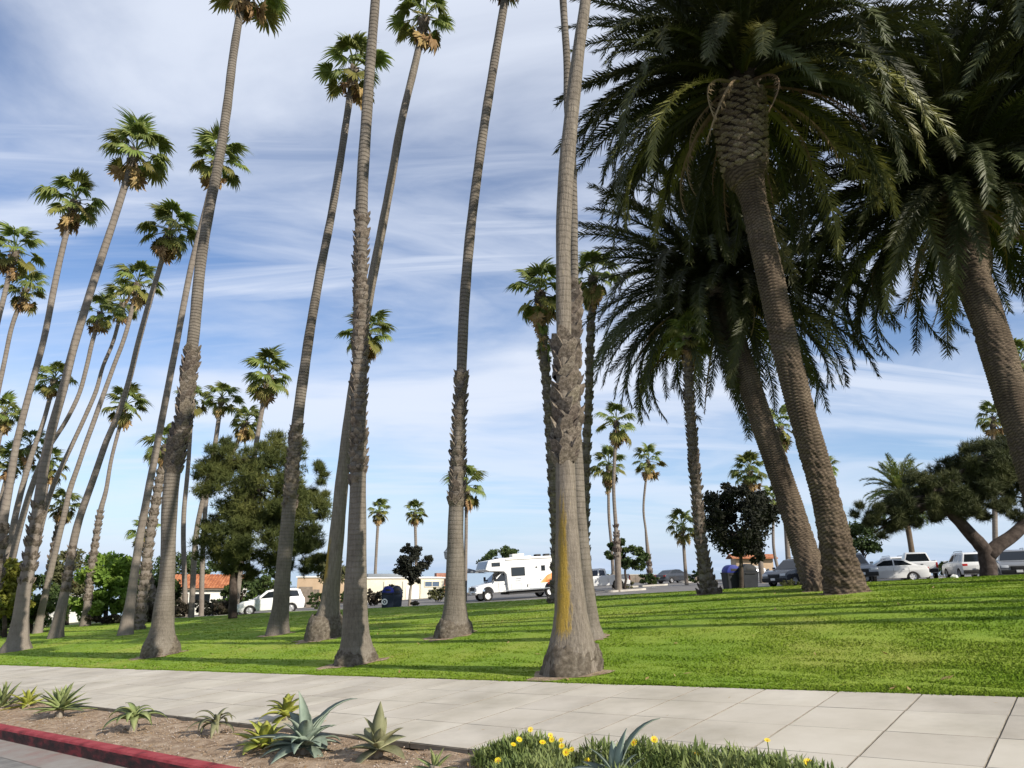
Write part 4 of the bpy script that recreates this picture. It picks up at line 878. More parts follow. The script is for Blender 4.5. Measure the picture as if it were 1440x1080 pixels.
shrub('hedge', 'dark green mound behind the white pickup cab', 'hedge', 852, 817, 86, 16, 8, 1800, .26, 'leaf_mid', 17, .5)
shrub('shrub', 'yellow-green grassy bush at the kerb in front of the navy car', 'shrub', 1108, 826, 36, 9, 5, 1000, .11, 'leaf_olive', 18, .8)
shrub('shrub', 'low scrubby bush at the foot of the shaded date palm', 'shrub', 1132, 824, 36, 12, 4, 900, .1, 'leaf_olive', 19, .6)

# ================================================================== buildings
def place(name, label, cat, px, Y, yaw, group=None, dz=0, level=False, py=800):
    """thing standing on the car park / land at image column px and depth Y, tilted with the slope; +x is its front"""
    p = at(px, py, Y); x, y = p.x, Y; f = Vector((math.cos(yaw), math.sin(yaw), 0)); l = Vector((-f.y, f.x, 0)); e = 1.2
    if not level:
        f.z = (g(x + f.x * e, y + f.y * e) - g(x - f.x * e, y - f.y * e)) / (2 * e); l.z = (g(x + l.x * e, y + l.y * e) - g(x - l.x * e, y - l.y * e)) / (2 * e)
    f.normalize(); u = f.cross(l).normalized(); l = u.cross(f)
    t = thing(name, label, cat, (0, 0, 0), group); m = Matrix((f, l, u)).transposed().to_4x4(); m.translation = (x, y, g(x, y) + dz); t.matrix_world = m; return t
def slab_window(t, x0, x1, z0, z1, y, mat='glass', frame='white_wall', n=2):
    w = MB(); fr = .07
    w.box(((x0 + x1) / 2, y, z1 - fr / 2), (x1 - x0, .06, fr)); w.box(((x0 + x1) / 2, y, z0 + fr / 2), (x1 - x0, .06, fr))
    for i in range(n + 1):
        xx = x0 + fr / 2 + (x1 - x0 - fr) * i / n; w.box((xx, y, (z0 + z1) / 2), (fr, .055, z1 - z0 - 2 * fr - .004))
    o = w.build('window', M[frame], t); MB().box(((x0 + x1) / 2, y + .02, (z0 + z1) / 2), (x1 - x0 - .02, .02, z1 - z0 - .02)).build('pane', M[mat], o)
def tiled_roof(name, x0, x1, yf, zf, yb, zb, step, mat, parent):
    """barrel tile slope: half round columns stepped in courses"""
    v = []; f = []; n = int((x1 - x0) / step); rows = 9; k = 4
    for j in range(rows):
        a, b = j / rows, (j + 1) / rows + .01
        for i in range(n):
            xs = x0 + (x1 - x0) * i / n; w = (x1 - x0) / n; o = len(v)
            for u, lift in ((a, .05), (b, .0)):
                for q in range(k + 1):
                    an = math.pi * q / k; v.append((xs + w * .5 - math.cos(an) * w * .5, yf + (yb - yf) * u, zf + (zb - zf) * u + math.sin(an) * w * .38 + lift))
            for q in range(k): f.append((o + q, o + q + 1, o + k + 2 + q, o + k + 1 + q))
            f.append(tuple(o + q for q in range(k + 1)))
    me = mesh(name, v, f, mat); o = obj(name, me, parent); return o
# tiled roof house
t = place('house', 'low cream house with an orange barrel tile roof behind the hedge at left', 'house', 284, 76, R(8), level=True)
MB().box((0, 2.5, 1.0), (7.4, 5, 2.9)).build('wall', M['white_wall'], t, bevel=.02)
rf = MB().prism([(-.35, 2.30), (2.5, 3.62), (5.35, 2.30), (5.35, 2.38), (2.5, 3.72), (-.35, 2.40)], lambda z: 3.9)
rf.v = [(y, x, z) for x, y, z in rf.v]; ro = rf.build('roof', M['timber'], t)
tiled_roof('roof_tiles', -3.95, 3.95, -.42, 2.42, 2.5, 3.75, .3, M['tile'], ro); tiled_roof('roof_tiles', -3.95, 3.95, 5.42, 2.42, 2.5, 3.75, .3, M['tile'], ro)
for x0, x1 in ((-3.3, -2.2), (-.6, 1.2), (2.3, 3.3)): slab_window(t, x0, x1, .85, 1.95, -.03)
MB().box((-1.5, -.03, .9), (.9, .05, 2.0)).build('door', M['timber'], t, bevel=.01)
t2 = place('house', 'sliver of an orange tiled roof between the left palms', 'house', 96, 84, R(0), level=True)
MB().box((0, 2, 1.4), (3.2, 4, 3.6)).build('wall', M['white_wall'], t2)
rp = tiled_roof('roof', -1.9, 1.9, -.5, 3.2, 2, 4.3, .3, M['tile'], t2); slab_window(t2, -.6, .6, 1.5, 2.5, -.03)
# long cream building with a flat parapet
t = place('building', 'long low cream building with a flat parapet behind the young dark tree', 'building', 566, 82, R(14), level=True, dz=-.2)
MB().box((0, 3, 1.05), (9.6, 6, 2.7)).build('wall', M['cream'], t, bevel=.03)
MB().box((0, 3, 2.47), (9.9, 6.3, .14)).build('parapet', M['white_wall'], t, bevel=.02)
MB().box((-1.6, 3.6, 2.72), (4.2, 3, .36)).build('roof_house', M['metal_grey'], t, bevel=.02)
pm = MB()
for i, x in enumerate((-4.0, -1.9, .2, 2.2)): MB().box((x, -.05, .95), (.22, .1, 2.3)).build('pilaster', M['cream'], t, bevel=.01)
ar = [(x, z) for x, z in [(-.75, 0)] + [(-.75 * math.cos(math.pi * i / 8), 1.25 + .5 * math.sin(math.pi * i / 8)) for i in range(9)] + [(.75, 0)]]
pa = MB().prism([(x + 1.2, z) for x, z in ar], lambda z: .03); pa.v = [(x, y - .03, z) for x, y, z in pa.v]; pa.build('arched_panel', M['white_wall'], t, bevel=.008)
gt = MB()
for i in range(9): gt.box((3.1 + i * .16, -.08, .6), (.03, .03, 1.2))
gt.box((3.74, -.08, 1.16), (1.4, .04, .04)); gt.box((3.74, -.08, .12), (1.4, .04, .04)); gt.build('gate', M['metal_grey'], t)
slab_window(t, 2.55, 4.3, 1.45, 2.1, -.04, 'glass_pale', 'cream', 2)
t = place('building', 'small red brick building behind the slim scaly palm', 'building', 634, 88, R(10), level=True, dz=-.2)
MB().box((0, 2, 1.25), (3.4, 4, 2.9)).build('wall', M['brick'], t, bevel=.02)
cr = MB()
for j in range(14): cr.box((0, -.012, -.1 + j * .2), (3.42, .03, .165))
cr.build('brick_courses', M['brick'], t); MB().prism([(-.2, 2.7), (2, 3.25), (4.2, 2.7)], lambda z: 1.9).build('roof', M['metal_grey'], t).rotation_euler = (0, 0, 0)
slab_window(t, -.6, .5, .9, 1.9, -.06)
t = place('building', 'tan flat roofed building behind the clipped hedge and leaning palm', 'building', 458, 90, R(12), level=True, dz=-.2)
MB().box((0, 3, 1.5), (6.6, 6, 3.4)).build('wall', M['tan'], t, bevel=.02); MB().box((0, 3, 3.27), (6.9, 6.3, .14)).build('parapet', M['white_wall'], t)
MB().box((-2.2, -.06, 1.0), (1.6, .1, 2.2)).build('door', M['timber'], t, bevel=.01); slab_window(t, .4, 1.9, 1.1, 2.2, -.04)
t = place('garden_fence', 'weathered grey timber fence behind the white car tail', 'fence', 432, 72, R(8), level=True)
for i in range(9): MB().box((-1.2 + i * .3, 0, .8), (.28, .03, 1.7 + .03 * (i % 2))).build('board', M['timber'], t)
MB().box((0, .05, 1.3), (2.7, .05, .09)).build('rail', M['timber'], t)
t = place('building', 'small tan kiosk with a brown tiled roof behind the silver coupe', 'building', 1062, 104, R(-6), level=True, dz=-.1)
MB().box((0, 2, 1.3), (5.2, 4, 2.8)).build('wall', M['tan'], t, bevel=.02)
rf = MB().prism([(-.6, 2.6), (2, 3.15), (4.6, 2.6), (4.6, 2.7), (2, 3.3), (-.6, 2.7)], lambda z: 3.2); rf.v = [(y, x, z) for x, y, z in rf.v]; rr = rf.build('roof', M['tile'], t)
for x in (-1.6, -.3, 1.2): MB().box((x, 2, 3.45), (.55, .5, .5)).build('vent', M['metal_grey'], rr, bevel=.03)
slab_window(t, -1.8, -.8, 1.0, 1.9, -.03)
# low wall on the sea side of the car park
t = place('sea_wall', 'low dark wall along the sea side of the car park', 'wall', 905, 98, R(4), level=True, dz=-.1)
for i in range(10): MB().box((-9.8 + i * 1.9, 0, .42), (1.88, .3, 1.0)).build('panel', M['timber'], t, bevel=.02)
MB().box((-1.25, 0, .96), (19.2, .36, .08)).build('coping', M['concrete'], t, bevel=.02)
# concrete islands in the car park
for i, (px, Y, L, lab) in enumerate(((878, 58.5, 3.4, 'pale concrete kerb island at the foot of the bare pole palm'), (905, 70, 4.6, 'long pale concrete kerb island in front of the dark coupe'), (985, 78, 5, 'pale concrete kerb island behind the dark coupe'))):
    t = place('kerb_island', lab, 'kerb', px, Y, R(6), group='car park kerb islands'); n = 12
    o = [(math.cos(2 * math.pi * q / 24) * L / 2 if abs(math.cos(2 * math.pi * q / 24)) < .2 else math.copysign(L / 2 - .7 + .7 * abs(math.cos(2 * math.pi * q / 24)), math.cos(2 * math.pi * q / 24)), .7 * math.sin(2 * math.pi * q / 24)) for q in range(24)]
    v = [(x, y, -.2) for x, y in o] + [(x, y, .03) for x, y in o] + [(x * .93, y * .75, .03) for x, y in o]; v2 = [(x * .93, y * .75, -.02) for x, y in o]
    f = [(q, (q + 1) % 24, 24 + (q + 1) % 24, 24 + q) for q in range(24)] + [(24 + q, 24 + (q + 1) % 24, 48 + (q + 1) % 24, 48 + q) for q in range(24)]
    MB().add(v, f).build('kerb_ring', M['concrete'], t); MB().add(v2, [tuple(range(24))]).build('soil', M['soil'], t)
# parking bay lines
def bay(px, Y, yaw, L=4.6):
    p = at(px, 800, Y); c, s = math.cos(yaw), math.sin(yaw); v = []
    for i in range(6):
        for w in (-.06, .06):
            x = p.x + c * L * (i / 5 - .5) - s * w; y = Y + s * L * (i / 5 - .5) + c * w; v.append((x, y, g(x, y) - .113))
    o = obj('bay_line', mesh('bay_line', v, [(2 * i, 2 * i + 1, 2 * i + 3, 2 * i + 2) for i in range(5)], M['paint']), LOT); return o
LOT = bpy.data.objects['parking_lot']
for px, Y in ((905, 64), (930, 66), (955, 68), (980, 70), (1010, 72), (820, 52), (860, 50), (1320, 56), (1345, 57)): bay(px, Y, R(55))

# ================================================================== vehicles
def arch(cx, r, z0, n=7): return [(cx + r * math.cos(math.pi * i / n), z0 + r * math.sin(math.pi * i / n)) for i in range(n + 1)]
def lathe(prof, k=18):                           # profile (y, radius) about the y axis
    v = []; f = []; n = len(prof)
    for j in range(k):
        a = 2 * math.pi * j / k
        for y, r in prof: v.append((r * math.cos(a), y, r * math.sin(a)))
    for j in range(k):
        for i in range(n - 1): f.append((j * n + i, j * n + i + 1, ((j + 1) % k) * n + i + 1, ((j + 1) % k) * n + i))
    return v, f
WH = {}
def wheel(parent, x, y, r, w, rim='rim'):
    key = (r, w, rim)
    if key not in WH:
        v, f = lathe([(-w / 2, r * .62), (-w / 2, r * .9), (-w * .38, r), (w * .38, r), (w / 2, r * .9), (w / 2, r * .62), (w * .3, r * .6), (-w * .3, r * .6), (-w / 2, r * .62)])
        a = MB().add(v, f).build('wheel', M['tyre'], None, smooth=False); b = MB()
        v, f = lathe([(w * .30, .001), (w * .30, r * .16), (w * .24, r * .18), (w * .16, r * .55), (w * .46, r * .61), (w * .46, r * .64), (-w * .4, r * .62), (-w * .4, .001)], 18); b.add(v, f)
        for s in range(5):
            an = 2 * math.pi * s / 5; b.add([(math.cos(an + d) * q, w * .36, math.sin(an + d) * q) for q, d in ((r * .12, -.5), (r * .12, .5), (r * .6, .16), (r * .6, -.16))], [(0, 1, 2, 3)])
        b2 = b.build('rim', M[rim], None); WH[key] = (a.data, b2.data); bpy.data.objects.remove(a); bpy.data.objects.remove(b2)
    a, b = WH[key]; o = obj('wheel', a, parent, (x, y, r), (0, 0, 0 if y > 0 else math.pi)); obj('rim', b, o)
KINDS = {
 'sedan': dict(L=4.7, w=1.82, lower=[(-2.33, .42), (-2.35, .78), (-2.22, .98), (-1.55, 1.02), (.95, .98), (1.85, .84), (2.25, .68), (2.34, .45)], gh=[(-1.85, .99), (-1.05, 1.40), (-.35, 1.46), (.25, 1.42), (1.12, .955)], wins=[[(-1.45, 1.04), (-.95, 1.33), (-.42, 1.38), (-.42, 1.04)], [(-.34, 1.04), (-.34, 1.38), (.18, 1.35), (.78, 1.02)]], axle=(1.42, -1.38), r=.33, bot=.24),
 'suv': dict(L=4.75, w=1.9, lower=[(-2.35, .5), (-2.38, .9), (-2.3, 1.1), (.95, 1.1), (1.95, 1.0), (2.28, .82), (2.36, .5)], gh=[(-2.28, 1.07), (-2.05, 1.66), (-1.6, 1.76), (-.1, 1.75), (.3, 1.68), (1.1, 1.07)], wins=[[(-2.0, 1.16), (-1.85, 1.58), (-1.28, 1.62), (-1.28, 1.16)], [(-1.16, 1.16), (-1.16, 1.63), (-.36, 1.62), (-.36, 1.16)], [(-.24, 1.16), (-.24, 1.61), (.2, 1.57), (.76, 1.14)]], axle=(1.45, -1.4), r=.37, bot=.3),
 'pickup': dict(L=5.7, w=1.98, lower=[(-2.82, .62), (-2.85, 1.18), (-2.8, 1.26), (-.9, 1.26), (1.25, 1.2), (2.5, 1.12), (2.78, .95), (2.84, .6)], gh=[(-.88, 1.22), (-.75, 1.86), (-.4, 1.93), (.5, 1.92), (.7, 1.86), (1.38, 1.17)], wins=[[(-.72, 1.3), (-.62, 1.74), (-.2, 1.78), (-.2, 1.3)], [(-.08, 1.3), (-.08, 1.78), (.5, 1.76), (.98, 1.27)]], axle=(1.8, -1.75), r=.42, bot=.45),
}
def car(label, cat, kind, px, Y, yaw, paint, rim='rim', plate=True, name='parked_car', group='vehicles in the car park', sc=1.0, dz=0):
    K = KINDS[kind]; t = place(name, label, cat, px, Y, R(yaw), group, dz=-.12 + dz)
    if sc != 1: t.scale = (sc, sc, sc)
    w = K['w']; low = K['lower']; gh = K['gh']; r = K['r']; a = r * 1.17; z0 = K['bot']; belt = min(gh[0][1], gh[-1][1])
    hw = lambda z: w / 2 - .03
    out = low + [(low[-1][0] - .06, z0)] + arch(K['axle'][0], a, z0) + arch(K['axle'][1], a, z0) + [(low[0][0] + .06, z0)]
    body = MB().prism(out, hw).build('body', M[paint], t, bevel=.045)
    gw = lambda z: w / 2 - .09 - .33 * (z - belt)
    MB().prism(gh, gw).build('cabin', M[paint], t, bevel=.03)
    for poly in K['wins']:
        for sgn in (1, -1):
            v = [(x, sgn * (gw(z) + .006), z) for x, z in poly]; o = MB().add(v, [tuple(range(len(v)))]).build('window', M['glass'], t)
    def screen(nm, A, B, inset, mat='glass'):
        d = Vector((B[0] - A[0], 0, B[1] - A[1])); n = Vector((-d.z, 0, d.x)).normalized(); n = n if n.x * (1 if A[0] > 0 else -1) > 0 else -n
        P = [Vector((A[0], 0, A[1])) + d * u for u in (.08, .92)]; v = []
        for p in P:
            for s in (-1, 1): v.append(p + n * .008 + Vector((0, s * (gw(p.z) - inset), 0)))
        MB().add(v, [(0, 1, 3, 2)]).build(nm, M[mat], t)
    screen('windscreen', gh[-1], gh[-2], .07); screen('rear_window', gh[0], gh[1], .09)
    xf, xr = low[-1][0], low[0][0]
    MB().box((xf - .02, 0, z0 + .16), (.22, w - .12, .24)).build('front_bumper', M['black_trim' if kind != 'sedan' else paint], t, bevel=.05)
    MB().box((xr + .02, 0, z0 + .18), (.22, w - .12, .24)).build('rear_bumper', M[paint if kind == 'sedan' else 'black_trim'], t, bevel=.05)
    zl = low[-2][1] - .06
    MB().box((xf - .03, 0, zl - .08), (.06, w * .42, .2)).build('grille', M['black_trim'], t, bevel=.015)
    for s in (1, -1):
        MB().box((xf - .10, s * (w / 2 - .27), zl), (.2, .38, .15)).build('headlight', M['lamp_clear'], t, bevel=.03)
        if kind == 'pickup': MB().box((xr + .03, s * (w / 2 - .09), .98), (.12, .13, .38)).build('tail_light', M['lamp_red'], t, bevel=.02)
        else: MB().box((xr + .07, s * (w / 2 - .2), low[1][1] + .02), (.2, .32, .17)).build('tail_light', M['lamp_red'], t, bevel=.03)
        MB().box((gh[-1][0] - .2, s * (w / 2 + .07), belt + .1), (.12, .2, .14)).build('mirror', M[paint], t, bevel=.03)
        for xx in ((.1, -.9) if kind != 'pickup' else (.1,)): MB().box((xx, s * (w / 2 - .02), belt - .14), (.18, .03, .035)).build('door_handle', M[paint], t, bevel=.008)
        for xd in ((.98, -.3, -1.2) if kind != 'pickup' else (1.15, -.16, -.92)): MB().box((xd, s * (w / 2 - .0295), (z0 + belt) / 2 + .1), (.012, .006, belt - z0 - .35)).build('door_seam', M['black_trim'], t)
    if plate:
        MB().box((xf + .1, 0, z0 + .2), (.02, .32, .14)).build('number_plate', M['plate'], t); MB().box((xr - .1, 0, z0 + (.2 if kind == 'pickup' else .42)), (.02, .32, .14)).build('number_plate', M['plate'], t)
    if kind == 'suv':
        for s in (1, -1): MB().tube([(-1.8, s * .62, 1.77), (-1.7, s * .62, 1.83), (-.1, s * .62, 1.82), (.0, s * .62, 1.76)], .018, 6).build('roof_rail', M['black_trim'], t)
    if kind == 'pickup':
        MB().box((-1.86, 0, 1.262), (1.7, w - .3, .004)).build('bed_liner', M['black_trim'], t)
        for s in (1, -1): MB().box((-1.86, s * (w / 2 - .1), 1.28), (1.85, .1, .05)).build('bed_rail', M[paint], t, bevel=.01)
        MB().box((xr - .012, 0, .93), (.03, w - .42, .46)).build('tailgate', M[paint], t, bevel=.012); MB().box((xr - .03, 0, 1.06), (.02, .16, .05)).build('tailgate_handle', M['black_trim'], t)
    for ax in K['axle']:
        for s in (1, -1): wheel(t, ax, s * (w / 2 - .13), r, .22, rim)
    MB().box((0, 0, z0 + .05), (low[-1][0] * 1.6, w - .5, .14)).build('underbody', M['black_trim'], t)
    return t
car('white SUV with dark windows parked under the pine, half behind a leaning palm', 'car', 'suv', 385, 54, 202, 'white_paint')
car('silver car behind the white SUV, only its nose showing at left', 'car', 'sedan', 373, 58.5, 203, 'silver_paint')
car('white extended cab pickup truck just right of the lichen-streaked palm', 'truck', 'pickup', 840, 64, 176, 'white_paint', 'rim_white', name='pickup_truck')
car('dark grey coupe parked alone on the far side of the car park', 'car', 'sedan', 948, 80, 35, 'dark_paint')
car('silver white coupe parked behind the black bins', 'car', 'sedan', 1062, 74, 12, 'silver_paint')
car('navy blue car facing the lawn left of the leaning date palms', 'car', 'suv', 1120, 48, 212, 'navy_paint')
car('dark fronted white truck right beside the nearest date palm trunk', 'truck', 'pickup', 1196, 47, 258, 'silver_paint', name='pickup_truck')
car('white sedan parked nose left, between two trucks', 'car', 'sedan', 1246, 47.5, 163, 'white_paint', 'rim_white')
car('white pickup truck seen from behind with its tailgate facing the lawn', 'truck', 'pickup', 1290, 53, 68, 'white_paint', name='pickup_truck')
car('white van mostly hidden behind the white pickup truck', 'car', 'suv', 1254, 62, 82, 'white_paint')
car('white crossover seen from behind, left of the forked pine trunk', 'car', 'suv', 1360, 50, 74, 'white_paint')
car('silver SUV facing the camera at the right edge behind the forked pine', 'car', 'suv', 1428, 44, 240, 'silver_paint')
car('white car roof just right of the forked pine trunk', 'car', 'sedan', 1408, 54, 242, 'white_paint')

def motorhome():
    t = place('motorhome', 'white motorhome with cab-over bunk and orange rear graphics in the car park', 'motorhome', 732, 57.5, R(202), 'vehicles in the car park', dz=-.12)
    w = 2.45; hw = lambda z: w / 2
    house = [(-3.55, .62), (-3.55, 3.12), (1.9, 3.12), (3.0, 2.98), (3.25, 2.32), (2.95, 2.2), (1.75, 2.12), (1.55, 1.9), (1.45, .62)] + arch(-2.1, .5, .62)
    MB().prism(house, hw).build('body', M['white_paint'], t, bevel=.05)
    cab = [(1.44, .6), (1.44, 2.1), (1.75, 2.1), (2.75, 1.34), (3.75, 1.16), (3.98, .98), (4.0, .6)] + arch(3.05, .47, .6)
    MB().prism(cab, lambda z: .98 - max(0, z - 1.3) * .12).build('cab', M['white_paint'], t, bevel=.05)
    gw = lambda z: .98 - max(0, z - 1.3) * .12
    v = [(1.86, s * .82, 2.03) for s in (-1, 1)] + [(2.70, s * .86, 1.39) for s in (1, -1)]; v = [(x + .012, y, z + .014) for x, y, z in v]; MB().add(v, [(0, 1, 2, 3)]).build('windscreen', M['glass'], t)
    for s in (1, -1):
        MB().add([(x, s * (gw(z) + .006), z) for x, z in ((1.62, 1.42), (1.62, 1.98), (1.86, 1.97), (2.5, 1.42))], [(0, 1, 2, 3)]).build('cab_window', M['glass'], t)
        MB().box((2.15, s * .985, 1.0), (.012, .008, .75)).build('door_seam', M['black_trim'], t); MB().box((1.62, s * .985, 1.18), (.16, .02, .04)).build('door_handle', M['black_trim'], t)
        MB().box((2.5, s * 1.2, 1.62), (.12, .26, .36)).build('mirror', M['black_trim'], t, bevel=.03)
        MB().box((3.93, s * .74, .99), (.14, .3, .2)).build('headlight', M['lamp_clear'], t, bevel=.03)
        for ax, yy in ((3.05, .84), (-2.1, .98)): wheel(t, ax, s * yy, .39, .26, 'rim_white')
        y = s * (w / 2 + .008)
        def win(x0, x1, z0, z1):
            o = MB().box(((x0 + x1) / 2, y, (z0 + z1) / 2), (x1 - x0, .03, z1 - z0)).build('window', M['black_trim'], t, bevel=.012); MB().box(((x0 + x1) / 2, y + s * .014, (z0 + z1) / 2), (x1 - x0 - .1, .012, z1 - z0 - .1)).build('pane', M['glass'], o)
        win(2.05, 2.75, 2.52, 2.82); win(.0, 1.15, 1.72, 2.38); win(-1.75, -1.4, 2.0, 2.42); win(-3.45, -2.75, 2.0, 2.5)
        MB().box((-1.0, y, 2.3), (.16, .03, .1)).build('vent', M['black_trim'], t); MB().box((-.15, y, .95), (.07, .03, .2)).build('latch', M['black_trim'], t)
        MB().box((-1.3, y, 1.35), (.12, .02, .08)).build('lock', M['metal_grey'], t); MB().box((-1.95, y, 1.0), (.1, .02, .05)).build('marker_light', M['lamp_red'], t)
        # printed lines under the window, too small to read
        p = MB(); rr = random.Random(3)
        for z, x0, n, wd in ((1.52, .78, 6, .055), (1.36, .84, 9, .035)):
            for i in range(n): p.box((x0 - i * wd * 1.45, y, z), (wd, .012, wd * 1.3 * rr.uniform(.7, 1.1)))
        p.build('lettering', M['metal_grey'], t)
        # orange graphic rising over the rear wheel
        g1 = [(-3.5, 1.05), (-3.5, 1.95), (-2.6, 1.9), (-1.9, 1.66), (-1.45, 1.3), (-1.25, 1.1), (-2.6, 1.12)]
        MB().add([(x, s * (w / 2 + .004), z) for x, z in g1], [tuple(range(len(g1)))]).build('graphic', M['orange'], t)
        g2 = [(-3.5, 1.12), (-3.5, 1.42), (-2.5, 1.45), (-1.95, 1.3), (-1.75, 1.14), (-2.6, 1.2)]
        MB().add([(x, s * (w / 2 + .007), z) for x, z in g2], [tuple(range(len(g2)))]).build('graphic_band', M['rust_print'], t)
        for x0, x1, z0, z1 in ((1.2, .35, .72, 1.15), (-.35, -1.25, .72, 1.1), (-.25, -1.0, 1.0, 2.75)):
            sm_ = MB()
            for xx in (x0, x1): sm_.box((xx, s * (w / 2 + .002), (z0 + z1) / 2), (.014, .008, z1 - z0))
            for zz in (z0, z1): sm_.box(((x0 + x1) / 2, s * (w / 2 + .002), zz), (abs(x1 - x0), .008, .014))
            sm_.build('hatch_seam', M['metal_grey'], t)
        MB().box((-.8, s * (w / 2 + .004), .68), (5.4, .012, .06)).build('skirt_trim', M['metal_grey'], t); MB().tube([(1.6, s * (w / 2 + .05), 3.0), (-3.2, s * (w / 2 + .05), 3.0)], .055, 8).build('awning', M['white_wall'], t)
    MB().add([(3.02 + .01, s * 1.0, 2.93) for s in (-1, 1)] + [(3.235 + .012, s * 1.0, 2.4) for s in (1, -1)], [(0, 1, 2, 3)]).build('bunk_window', M['glass_pale'], t)
    MB().box((4.0, 0, .62), (.2, 1.9, .24)).build('bumper', M['chrome'], t, bevel=.05); MB().box((3.985, 0, .95), (.05, 1.05, .26)).build('grille', M['black_trim'], t, bevel=.02)
    MB().box((4.1, 0, .62), (.02, .32, .15)).build('number_plate', M['plate'], t)
    MB().box((.2, .2, 3.27), (1.0, .75, .3)).build('air_conditioner', M['white_wall'], t, bevel=.06); MB().box((-.85, -.3, 3.18), (.6, .6, .12)).build('roof_vent', M['white_wall'], t, bevel=.03)
    for x in (-1.6, -2.4): MB().box((x, .2, 3.22), (.45, .5, .2)).build('roof_vent', M['black_trim'], t, bevel=.06)
    MB().box((-1.0, 0, .5), (4.6, 1.9, .24)).build('underbody', M['black_trim'], t)
    MB().box((-3.62, 0, .75), (.16, 2.3, .25)).build('rear_bumper', M['black_trim'], t, bevel=.03)
    for s in (1, -1): MB().box((-3.56, s * 1.05, 1.2), (.05, .2, .35)).build('tail_light', M['lamp_red'], t, bevel=.02)
motorhome()

# ================================================================== bins, lamp, litter
def bin_(label, px, Y, yaw, body, lid, cat='bin', wide=.9, deep=.7, h=.95):
    t = place('litter_bin', label, cat, px, Y, R(yaw), 'bins on the lawn edge', level=True)
    def ring(sx, sy, z): return [(sx * a, sy * b, z) for a, b in ((-.5, -.42), (-.42, -.5), (.42, -.5), (.5, -.42), (.5, .42), (.42, .5), (-.42, .5), (-.5, .42))]
    v = []
    for k, z in ((.84, -.05), (.86, .05), (1, h), (1.06, h + .01), (1.06, h + .06)): v += ring(wide * k, deep * k, z)
    f = [tuple(range(7, -1, -1))] + [(i * 8 + j, i * 8 + (j + 1) % 8, i * 8 + 8 + (j + 1) % 8, i * 8 + 8 + j) for i in range(4) for j in range(8)] + [tuple(range(32, 40))]
    MB().add(v, f).build('container', M[body], t)
    out = [(-wide * .45, h + .06)] + [(-wide * .45 * math.cos(math.pi * i / 10), h + .06 + .40 * math.sin(math.pi * i / 10)) for i in range(1, 10)] + [(wide * .45, h + .06)]
    MB().prism(out, lambda z: deep * .47).build('lid', M[lid], t, bevel=.03)
    MB().box((0, -deep * .472, h + .2), (wide * .4, .01, .14)).build('flap', M['black_trim'], t, bevel=.004); MB().tube([(-wide * .3, -deep * .55, h - .03), (wide * .3, -deep * .55, h - .03)], .02, 6).build('handle', M['black_trim'], t)
    return t
bin_('black bin with a domed blue lid, left of the pair on the lawn edge', 1028, 38, 10, 'bin_dark', 'bin_blue', h=.82)
bin_('all black domed bin, right of the pair on the lawn edge', 1050, 37.6, 10, 'bin_dark', 'bin_dark', h=.82, wide=.95)
bb = bin_('navy bin with a blue lid and white round sticker, left of the young dark tree', 547, 46, 12, 'bin_navy', 'bin_blue', h=.85, wide=.8)
v, f = lathe([(0, .001), (0, .19)], 14); st = MB().add([(x, y, z) for x, y, z in v], f).build('sticker', M['plate'], bb, loc=(-.2, -.345, .36))
v, f = lathe([(0, .05), (0, .11)], 10); MB().add(v, f).build('sticker_mark', M['bin_navy'], bb, loc=(-.2, -.349, .36))
bin_('plain navy wheeled bin standing right against the stickered one', 559, 46.2, 12, 'bin_navy', 'bin_navy', h=.85, wide=.75)
t = place('street_lamp', 'slim street lamp with a lantern head left of the slim scaly palm', 'street lamp', 628, 70, 0, level=True)
MB().tube([(0, 0, -.2), (0, 0, .4), (0, 0, .41), (0, 0, 3.6)], [.1, .1, .05, .04], 8).build('pole', M['white_wall'], t)
v = []; 
ln = MB(); prof = [(3.6, .07), (3.7, .2), (3.75, .22), (4.25, .3), (4.3, .34), (4.5, .16), (4.68, .04), (4.8, .02)]
for z, r in prof: v += [(r * math.cos(2 * math.pi * j / 8), r * math.sin(2 * math.pi * j / 8), z) for j in range(8)]
ln.add(v, [(i * 8 + j, i * 8 + (j + 1) % 8, i * 8 + 8 + (j + 1) % 8, i * 8 + 8 + j) for i in range(len(prof) - 1) for j in range(8)]); ln.build('lantern', M['metal_grey'], t)
# crumpled white scrap on the right lawn
p = Vector((0, 0, 0)); q = at(1341, 800, 21); loc = Vector((q.x, 21, g(q.x, 21)))
t = thing('paper_scrap', 'crumpled white scrap lying on the lawn below the white pickup truck', 'litter', loc)
rr = random.Random(5); v = []; f = []
for i in range(5):
    for j in range(8):
        a = 2 * math.pi * j / 8; R_ = .075 * math.sin(math.pi * (i + .3) / 5) * rr.uniform(.7, 1.3); v.append((R_ * 1.5 * math.cos(a), R_ * math.sin(a), .05 * (1 - math.cos(math.pi * (i + .3) / 5)) * rr.uniform(.7, 1.2)))
for i in range(4):
    for j in range(8): f.append((i * 8 + j, i * 8 + (j + 1) % 8, i * 8 + 8 + (j + 1) % 8, i * 8 + 8 + j))
f.append(tuple(range(32, 40))); MB().add(v, f).build('paper', M['plate'], t)

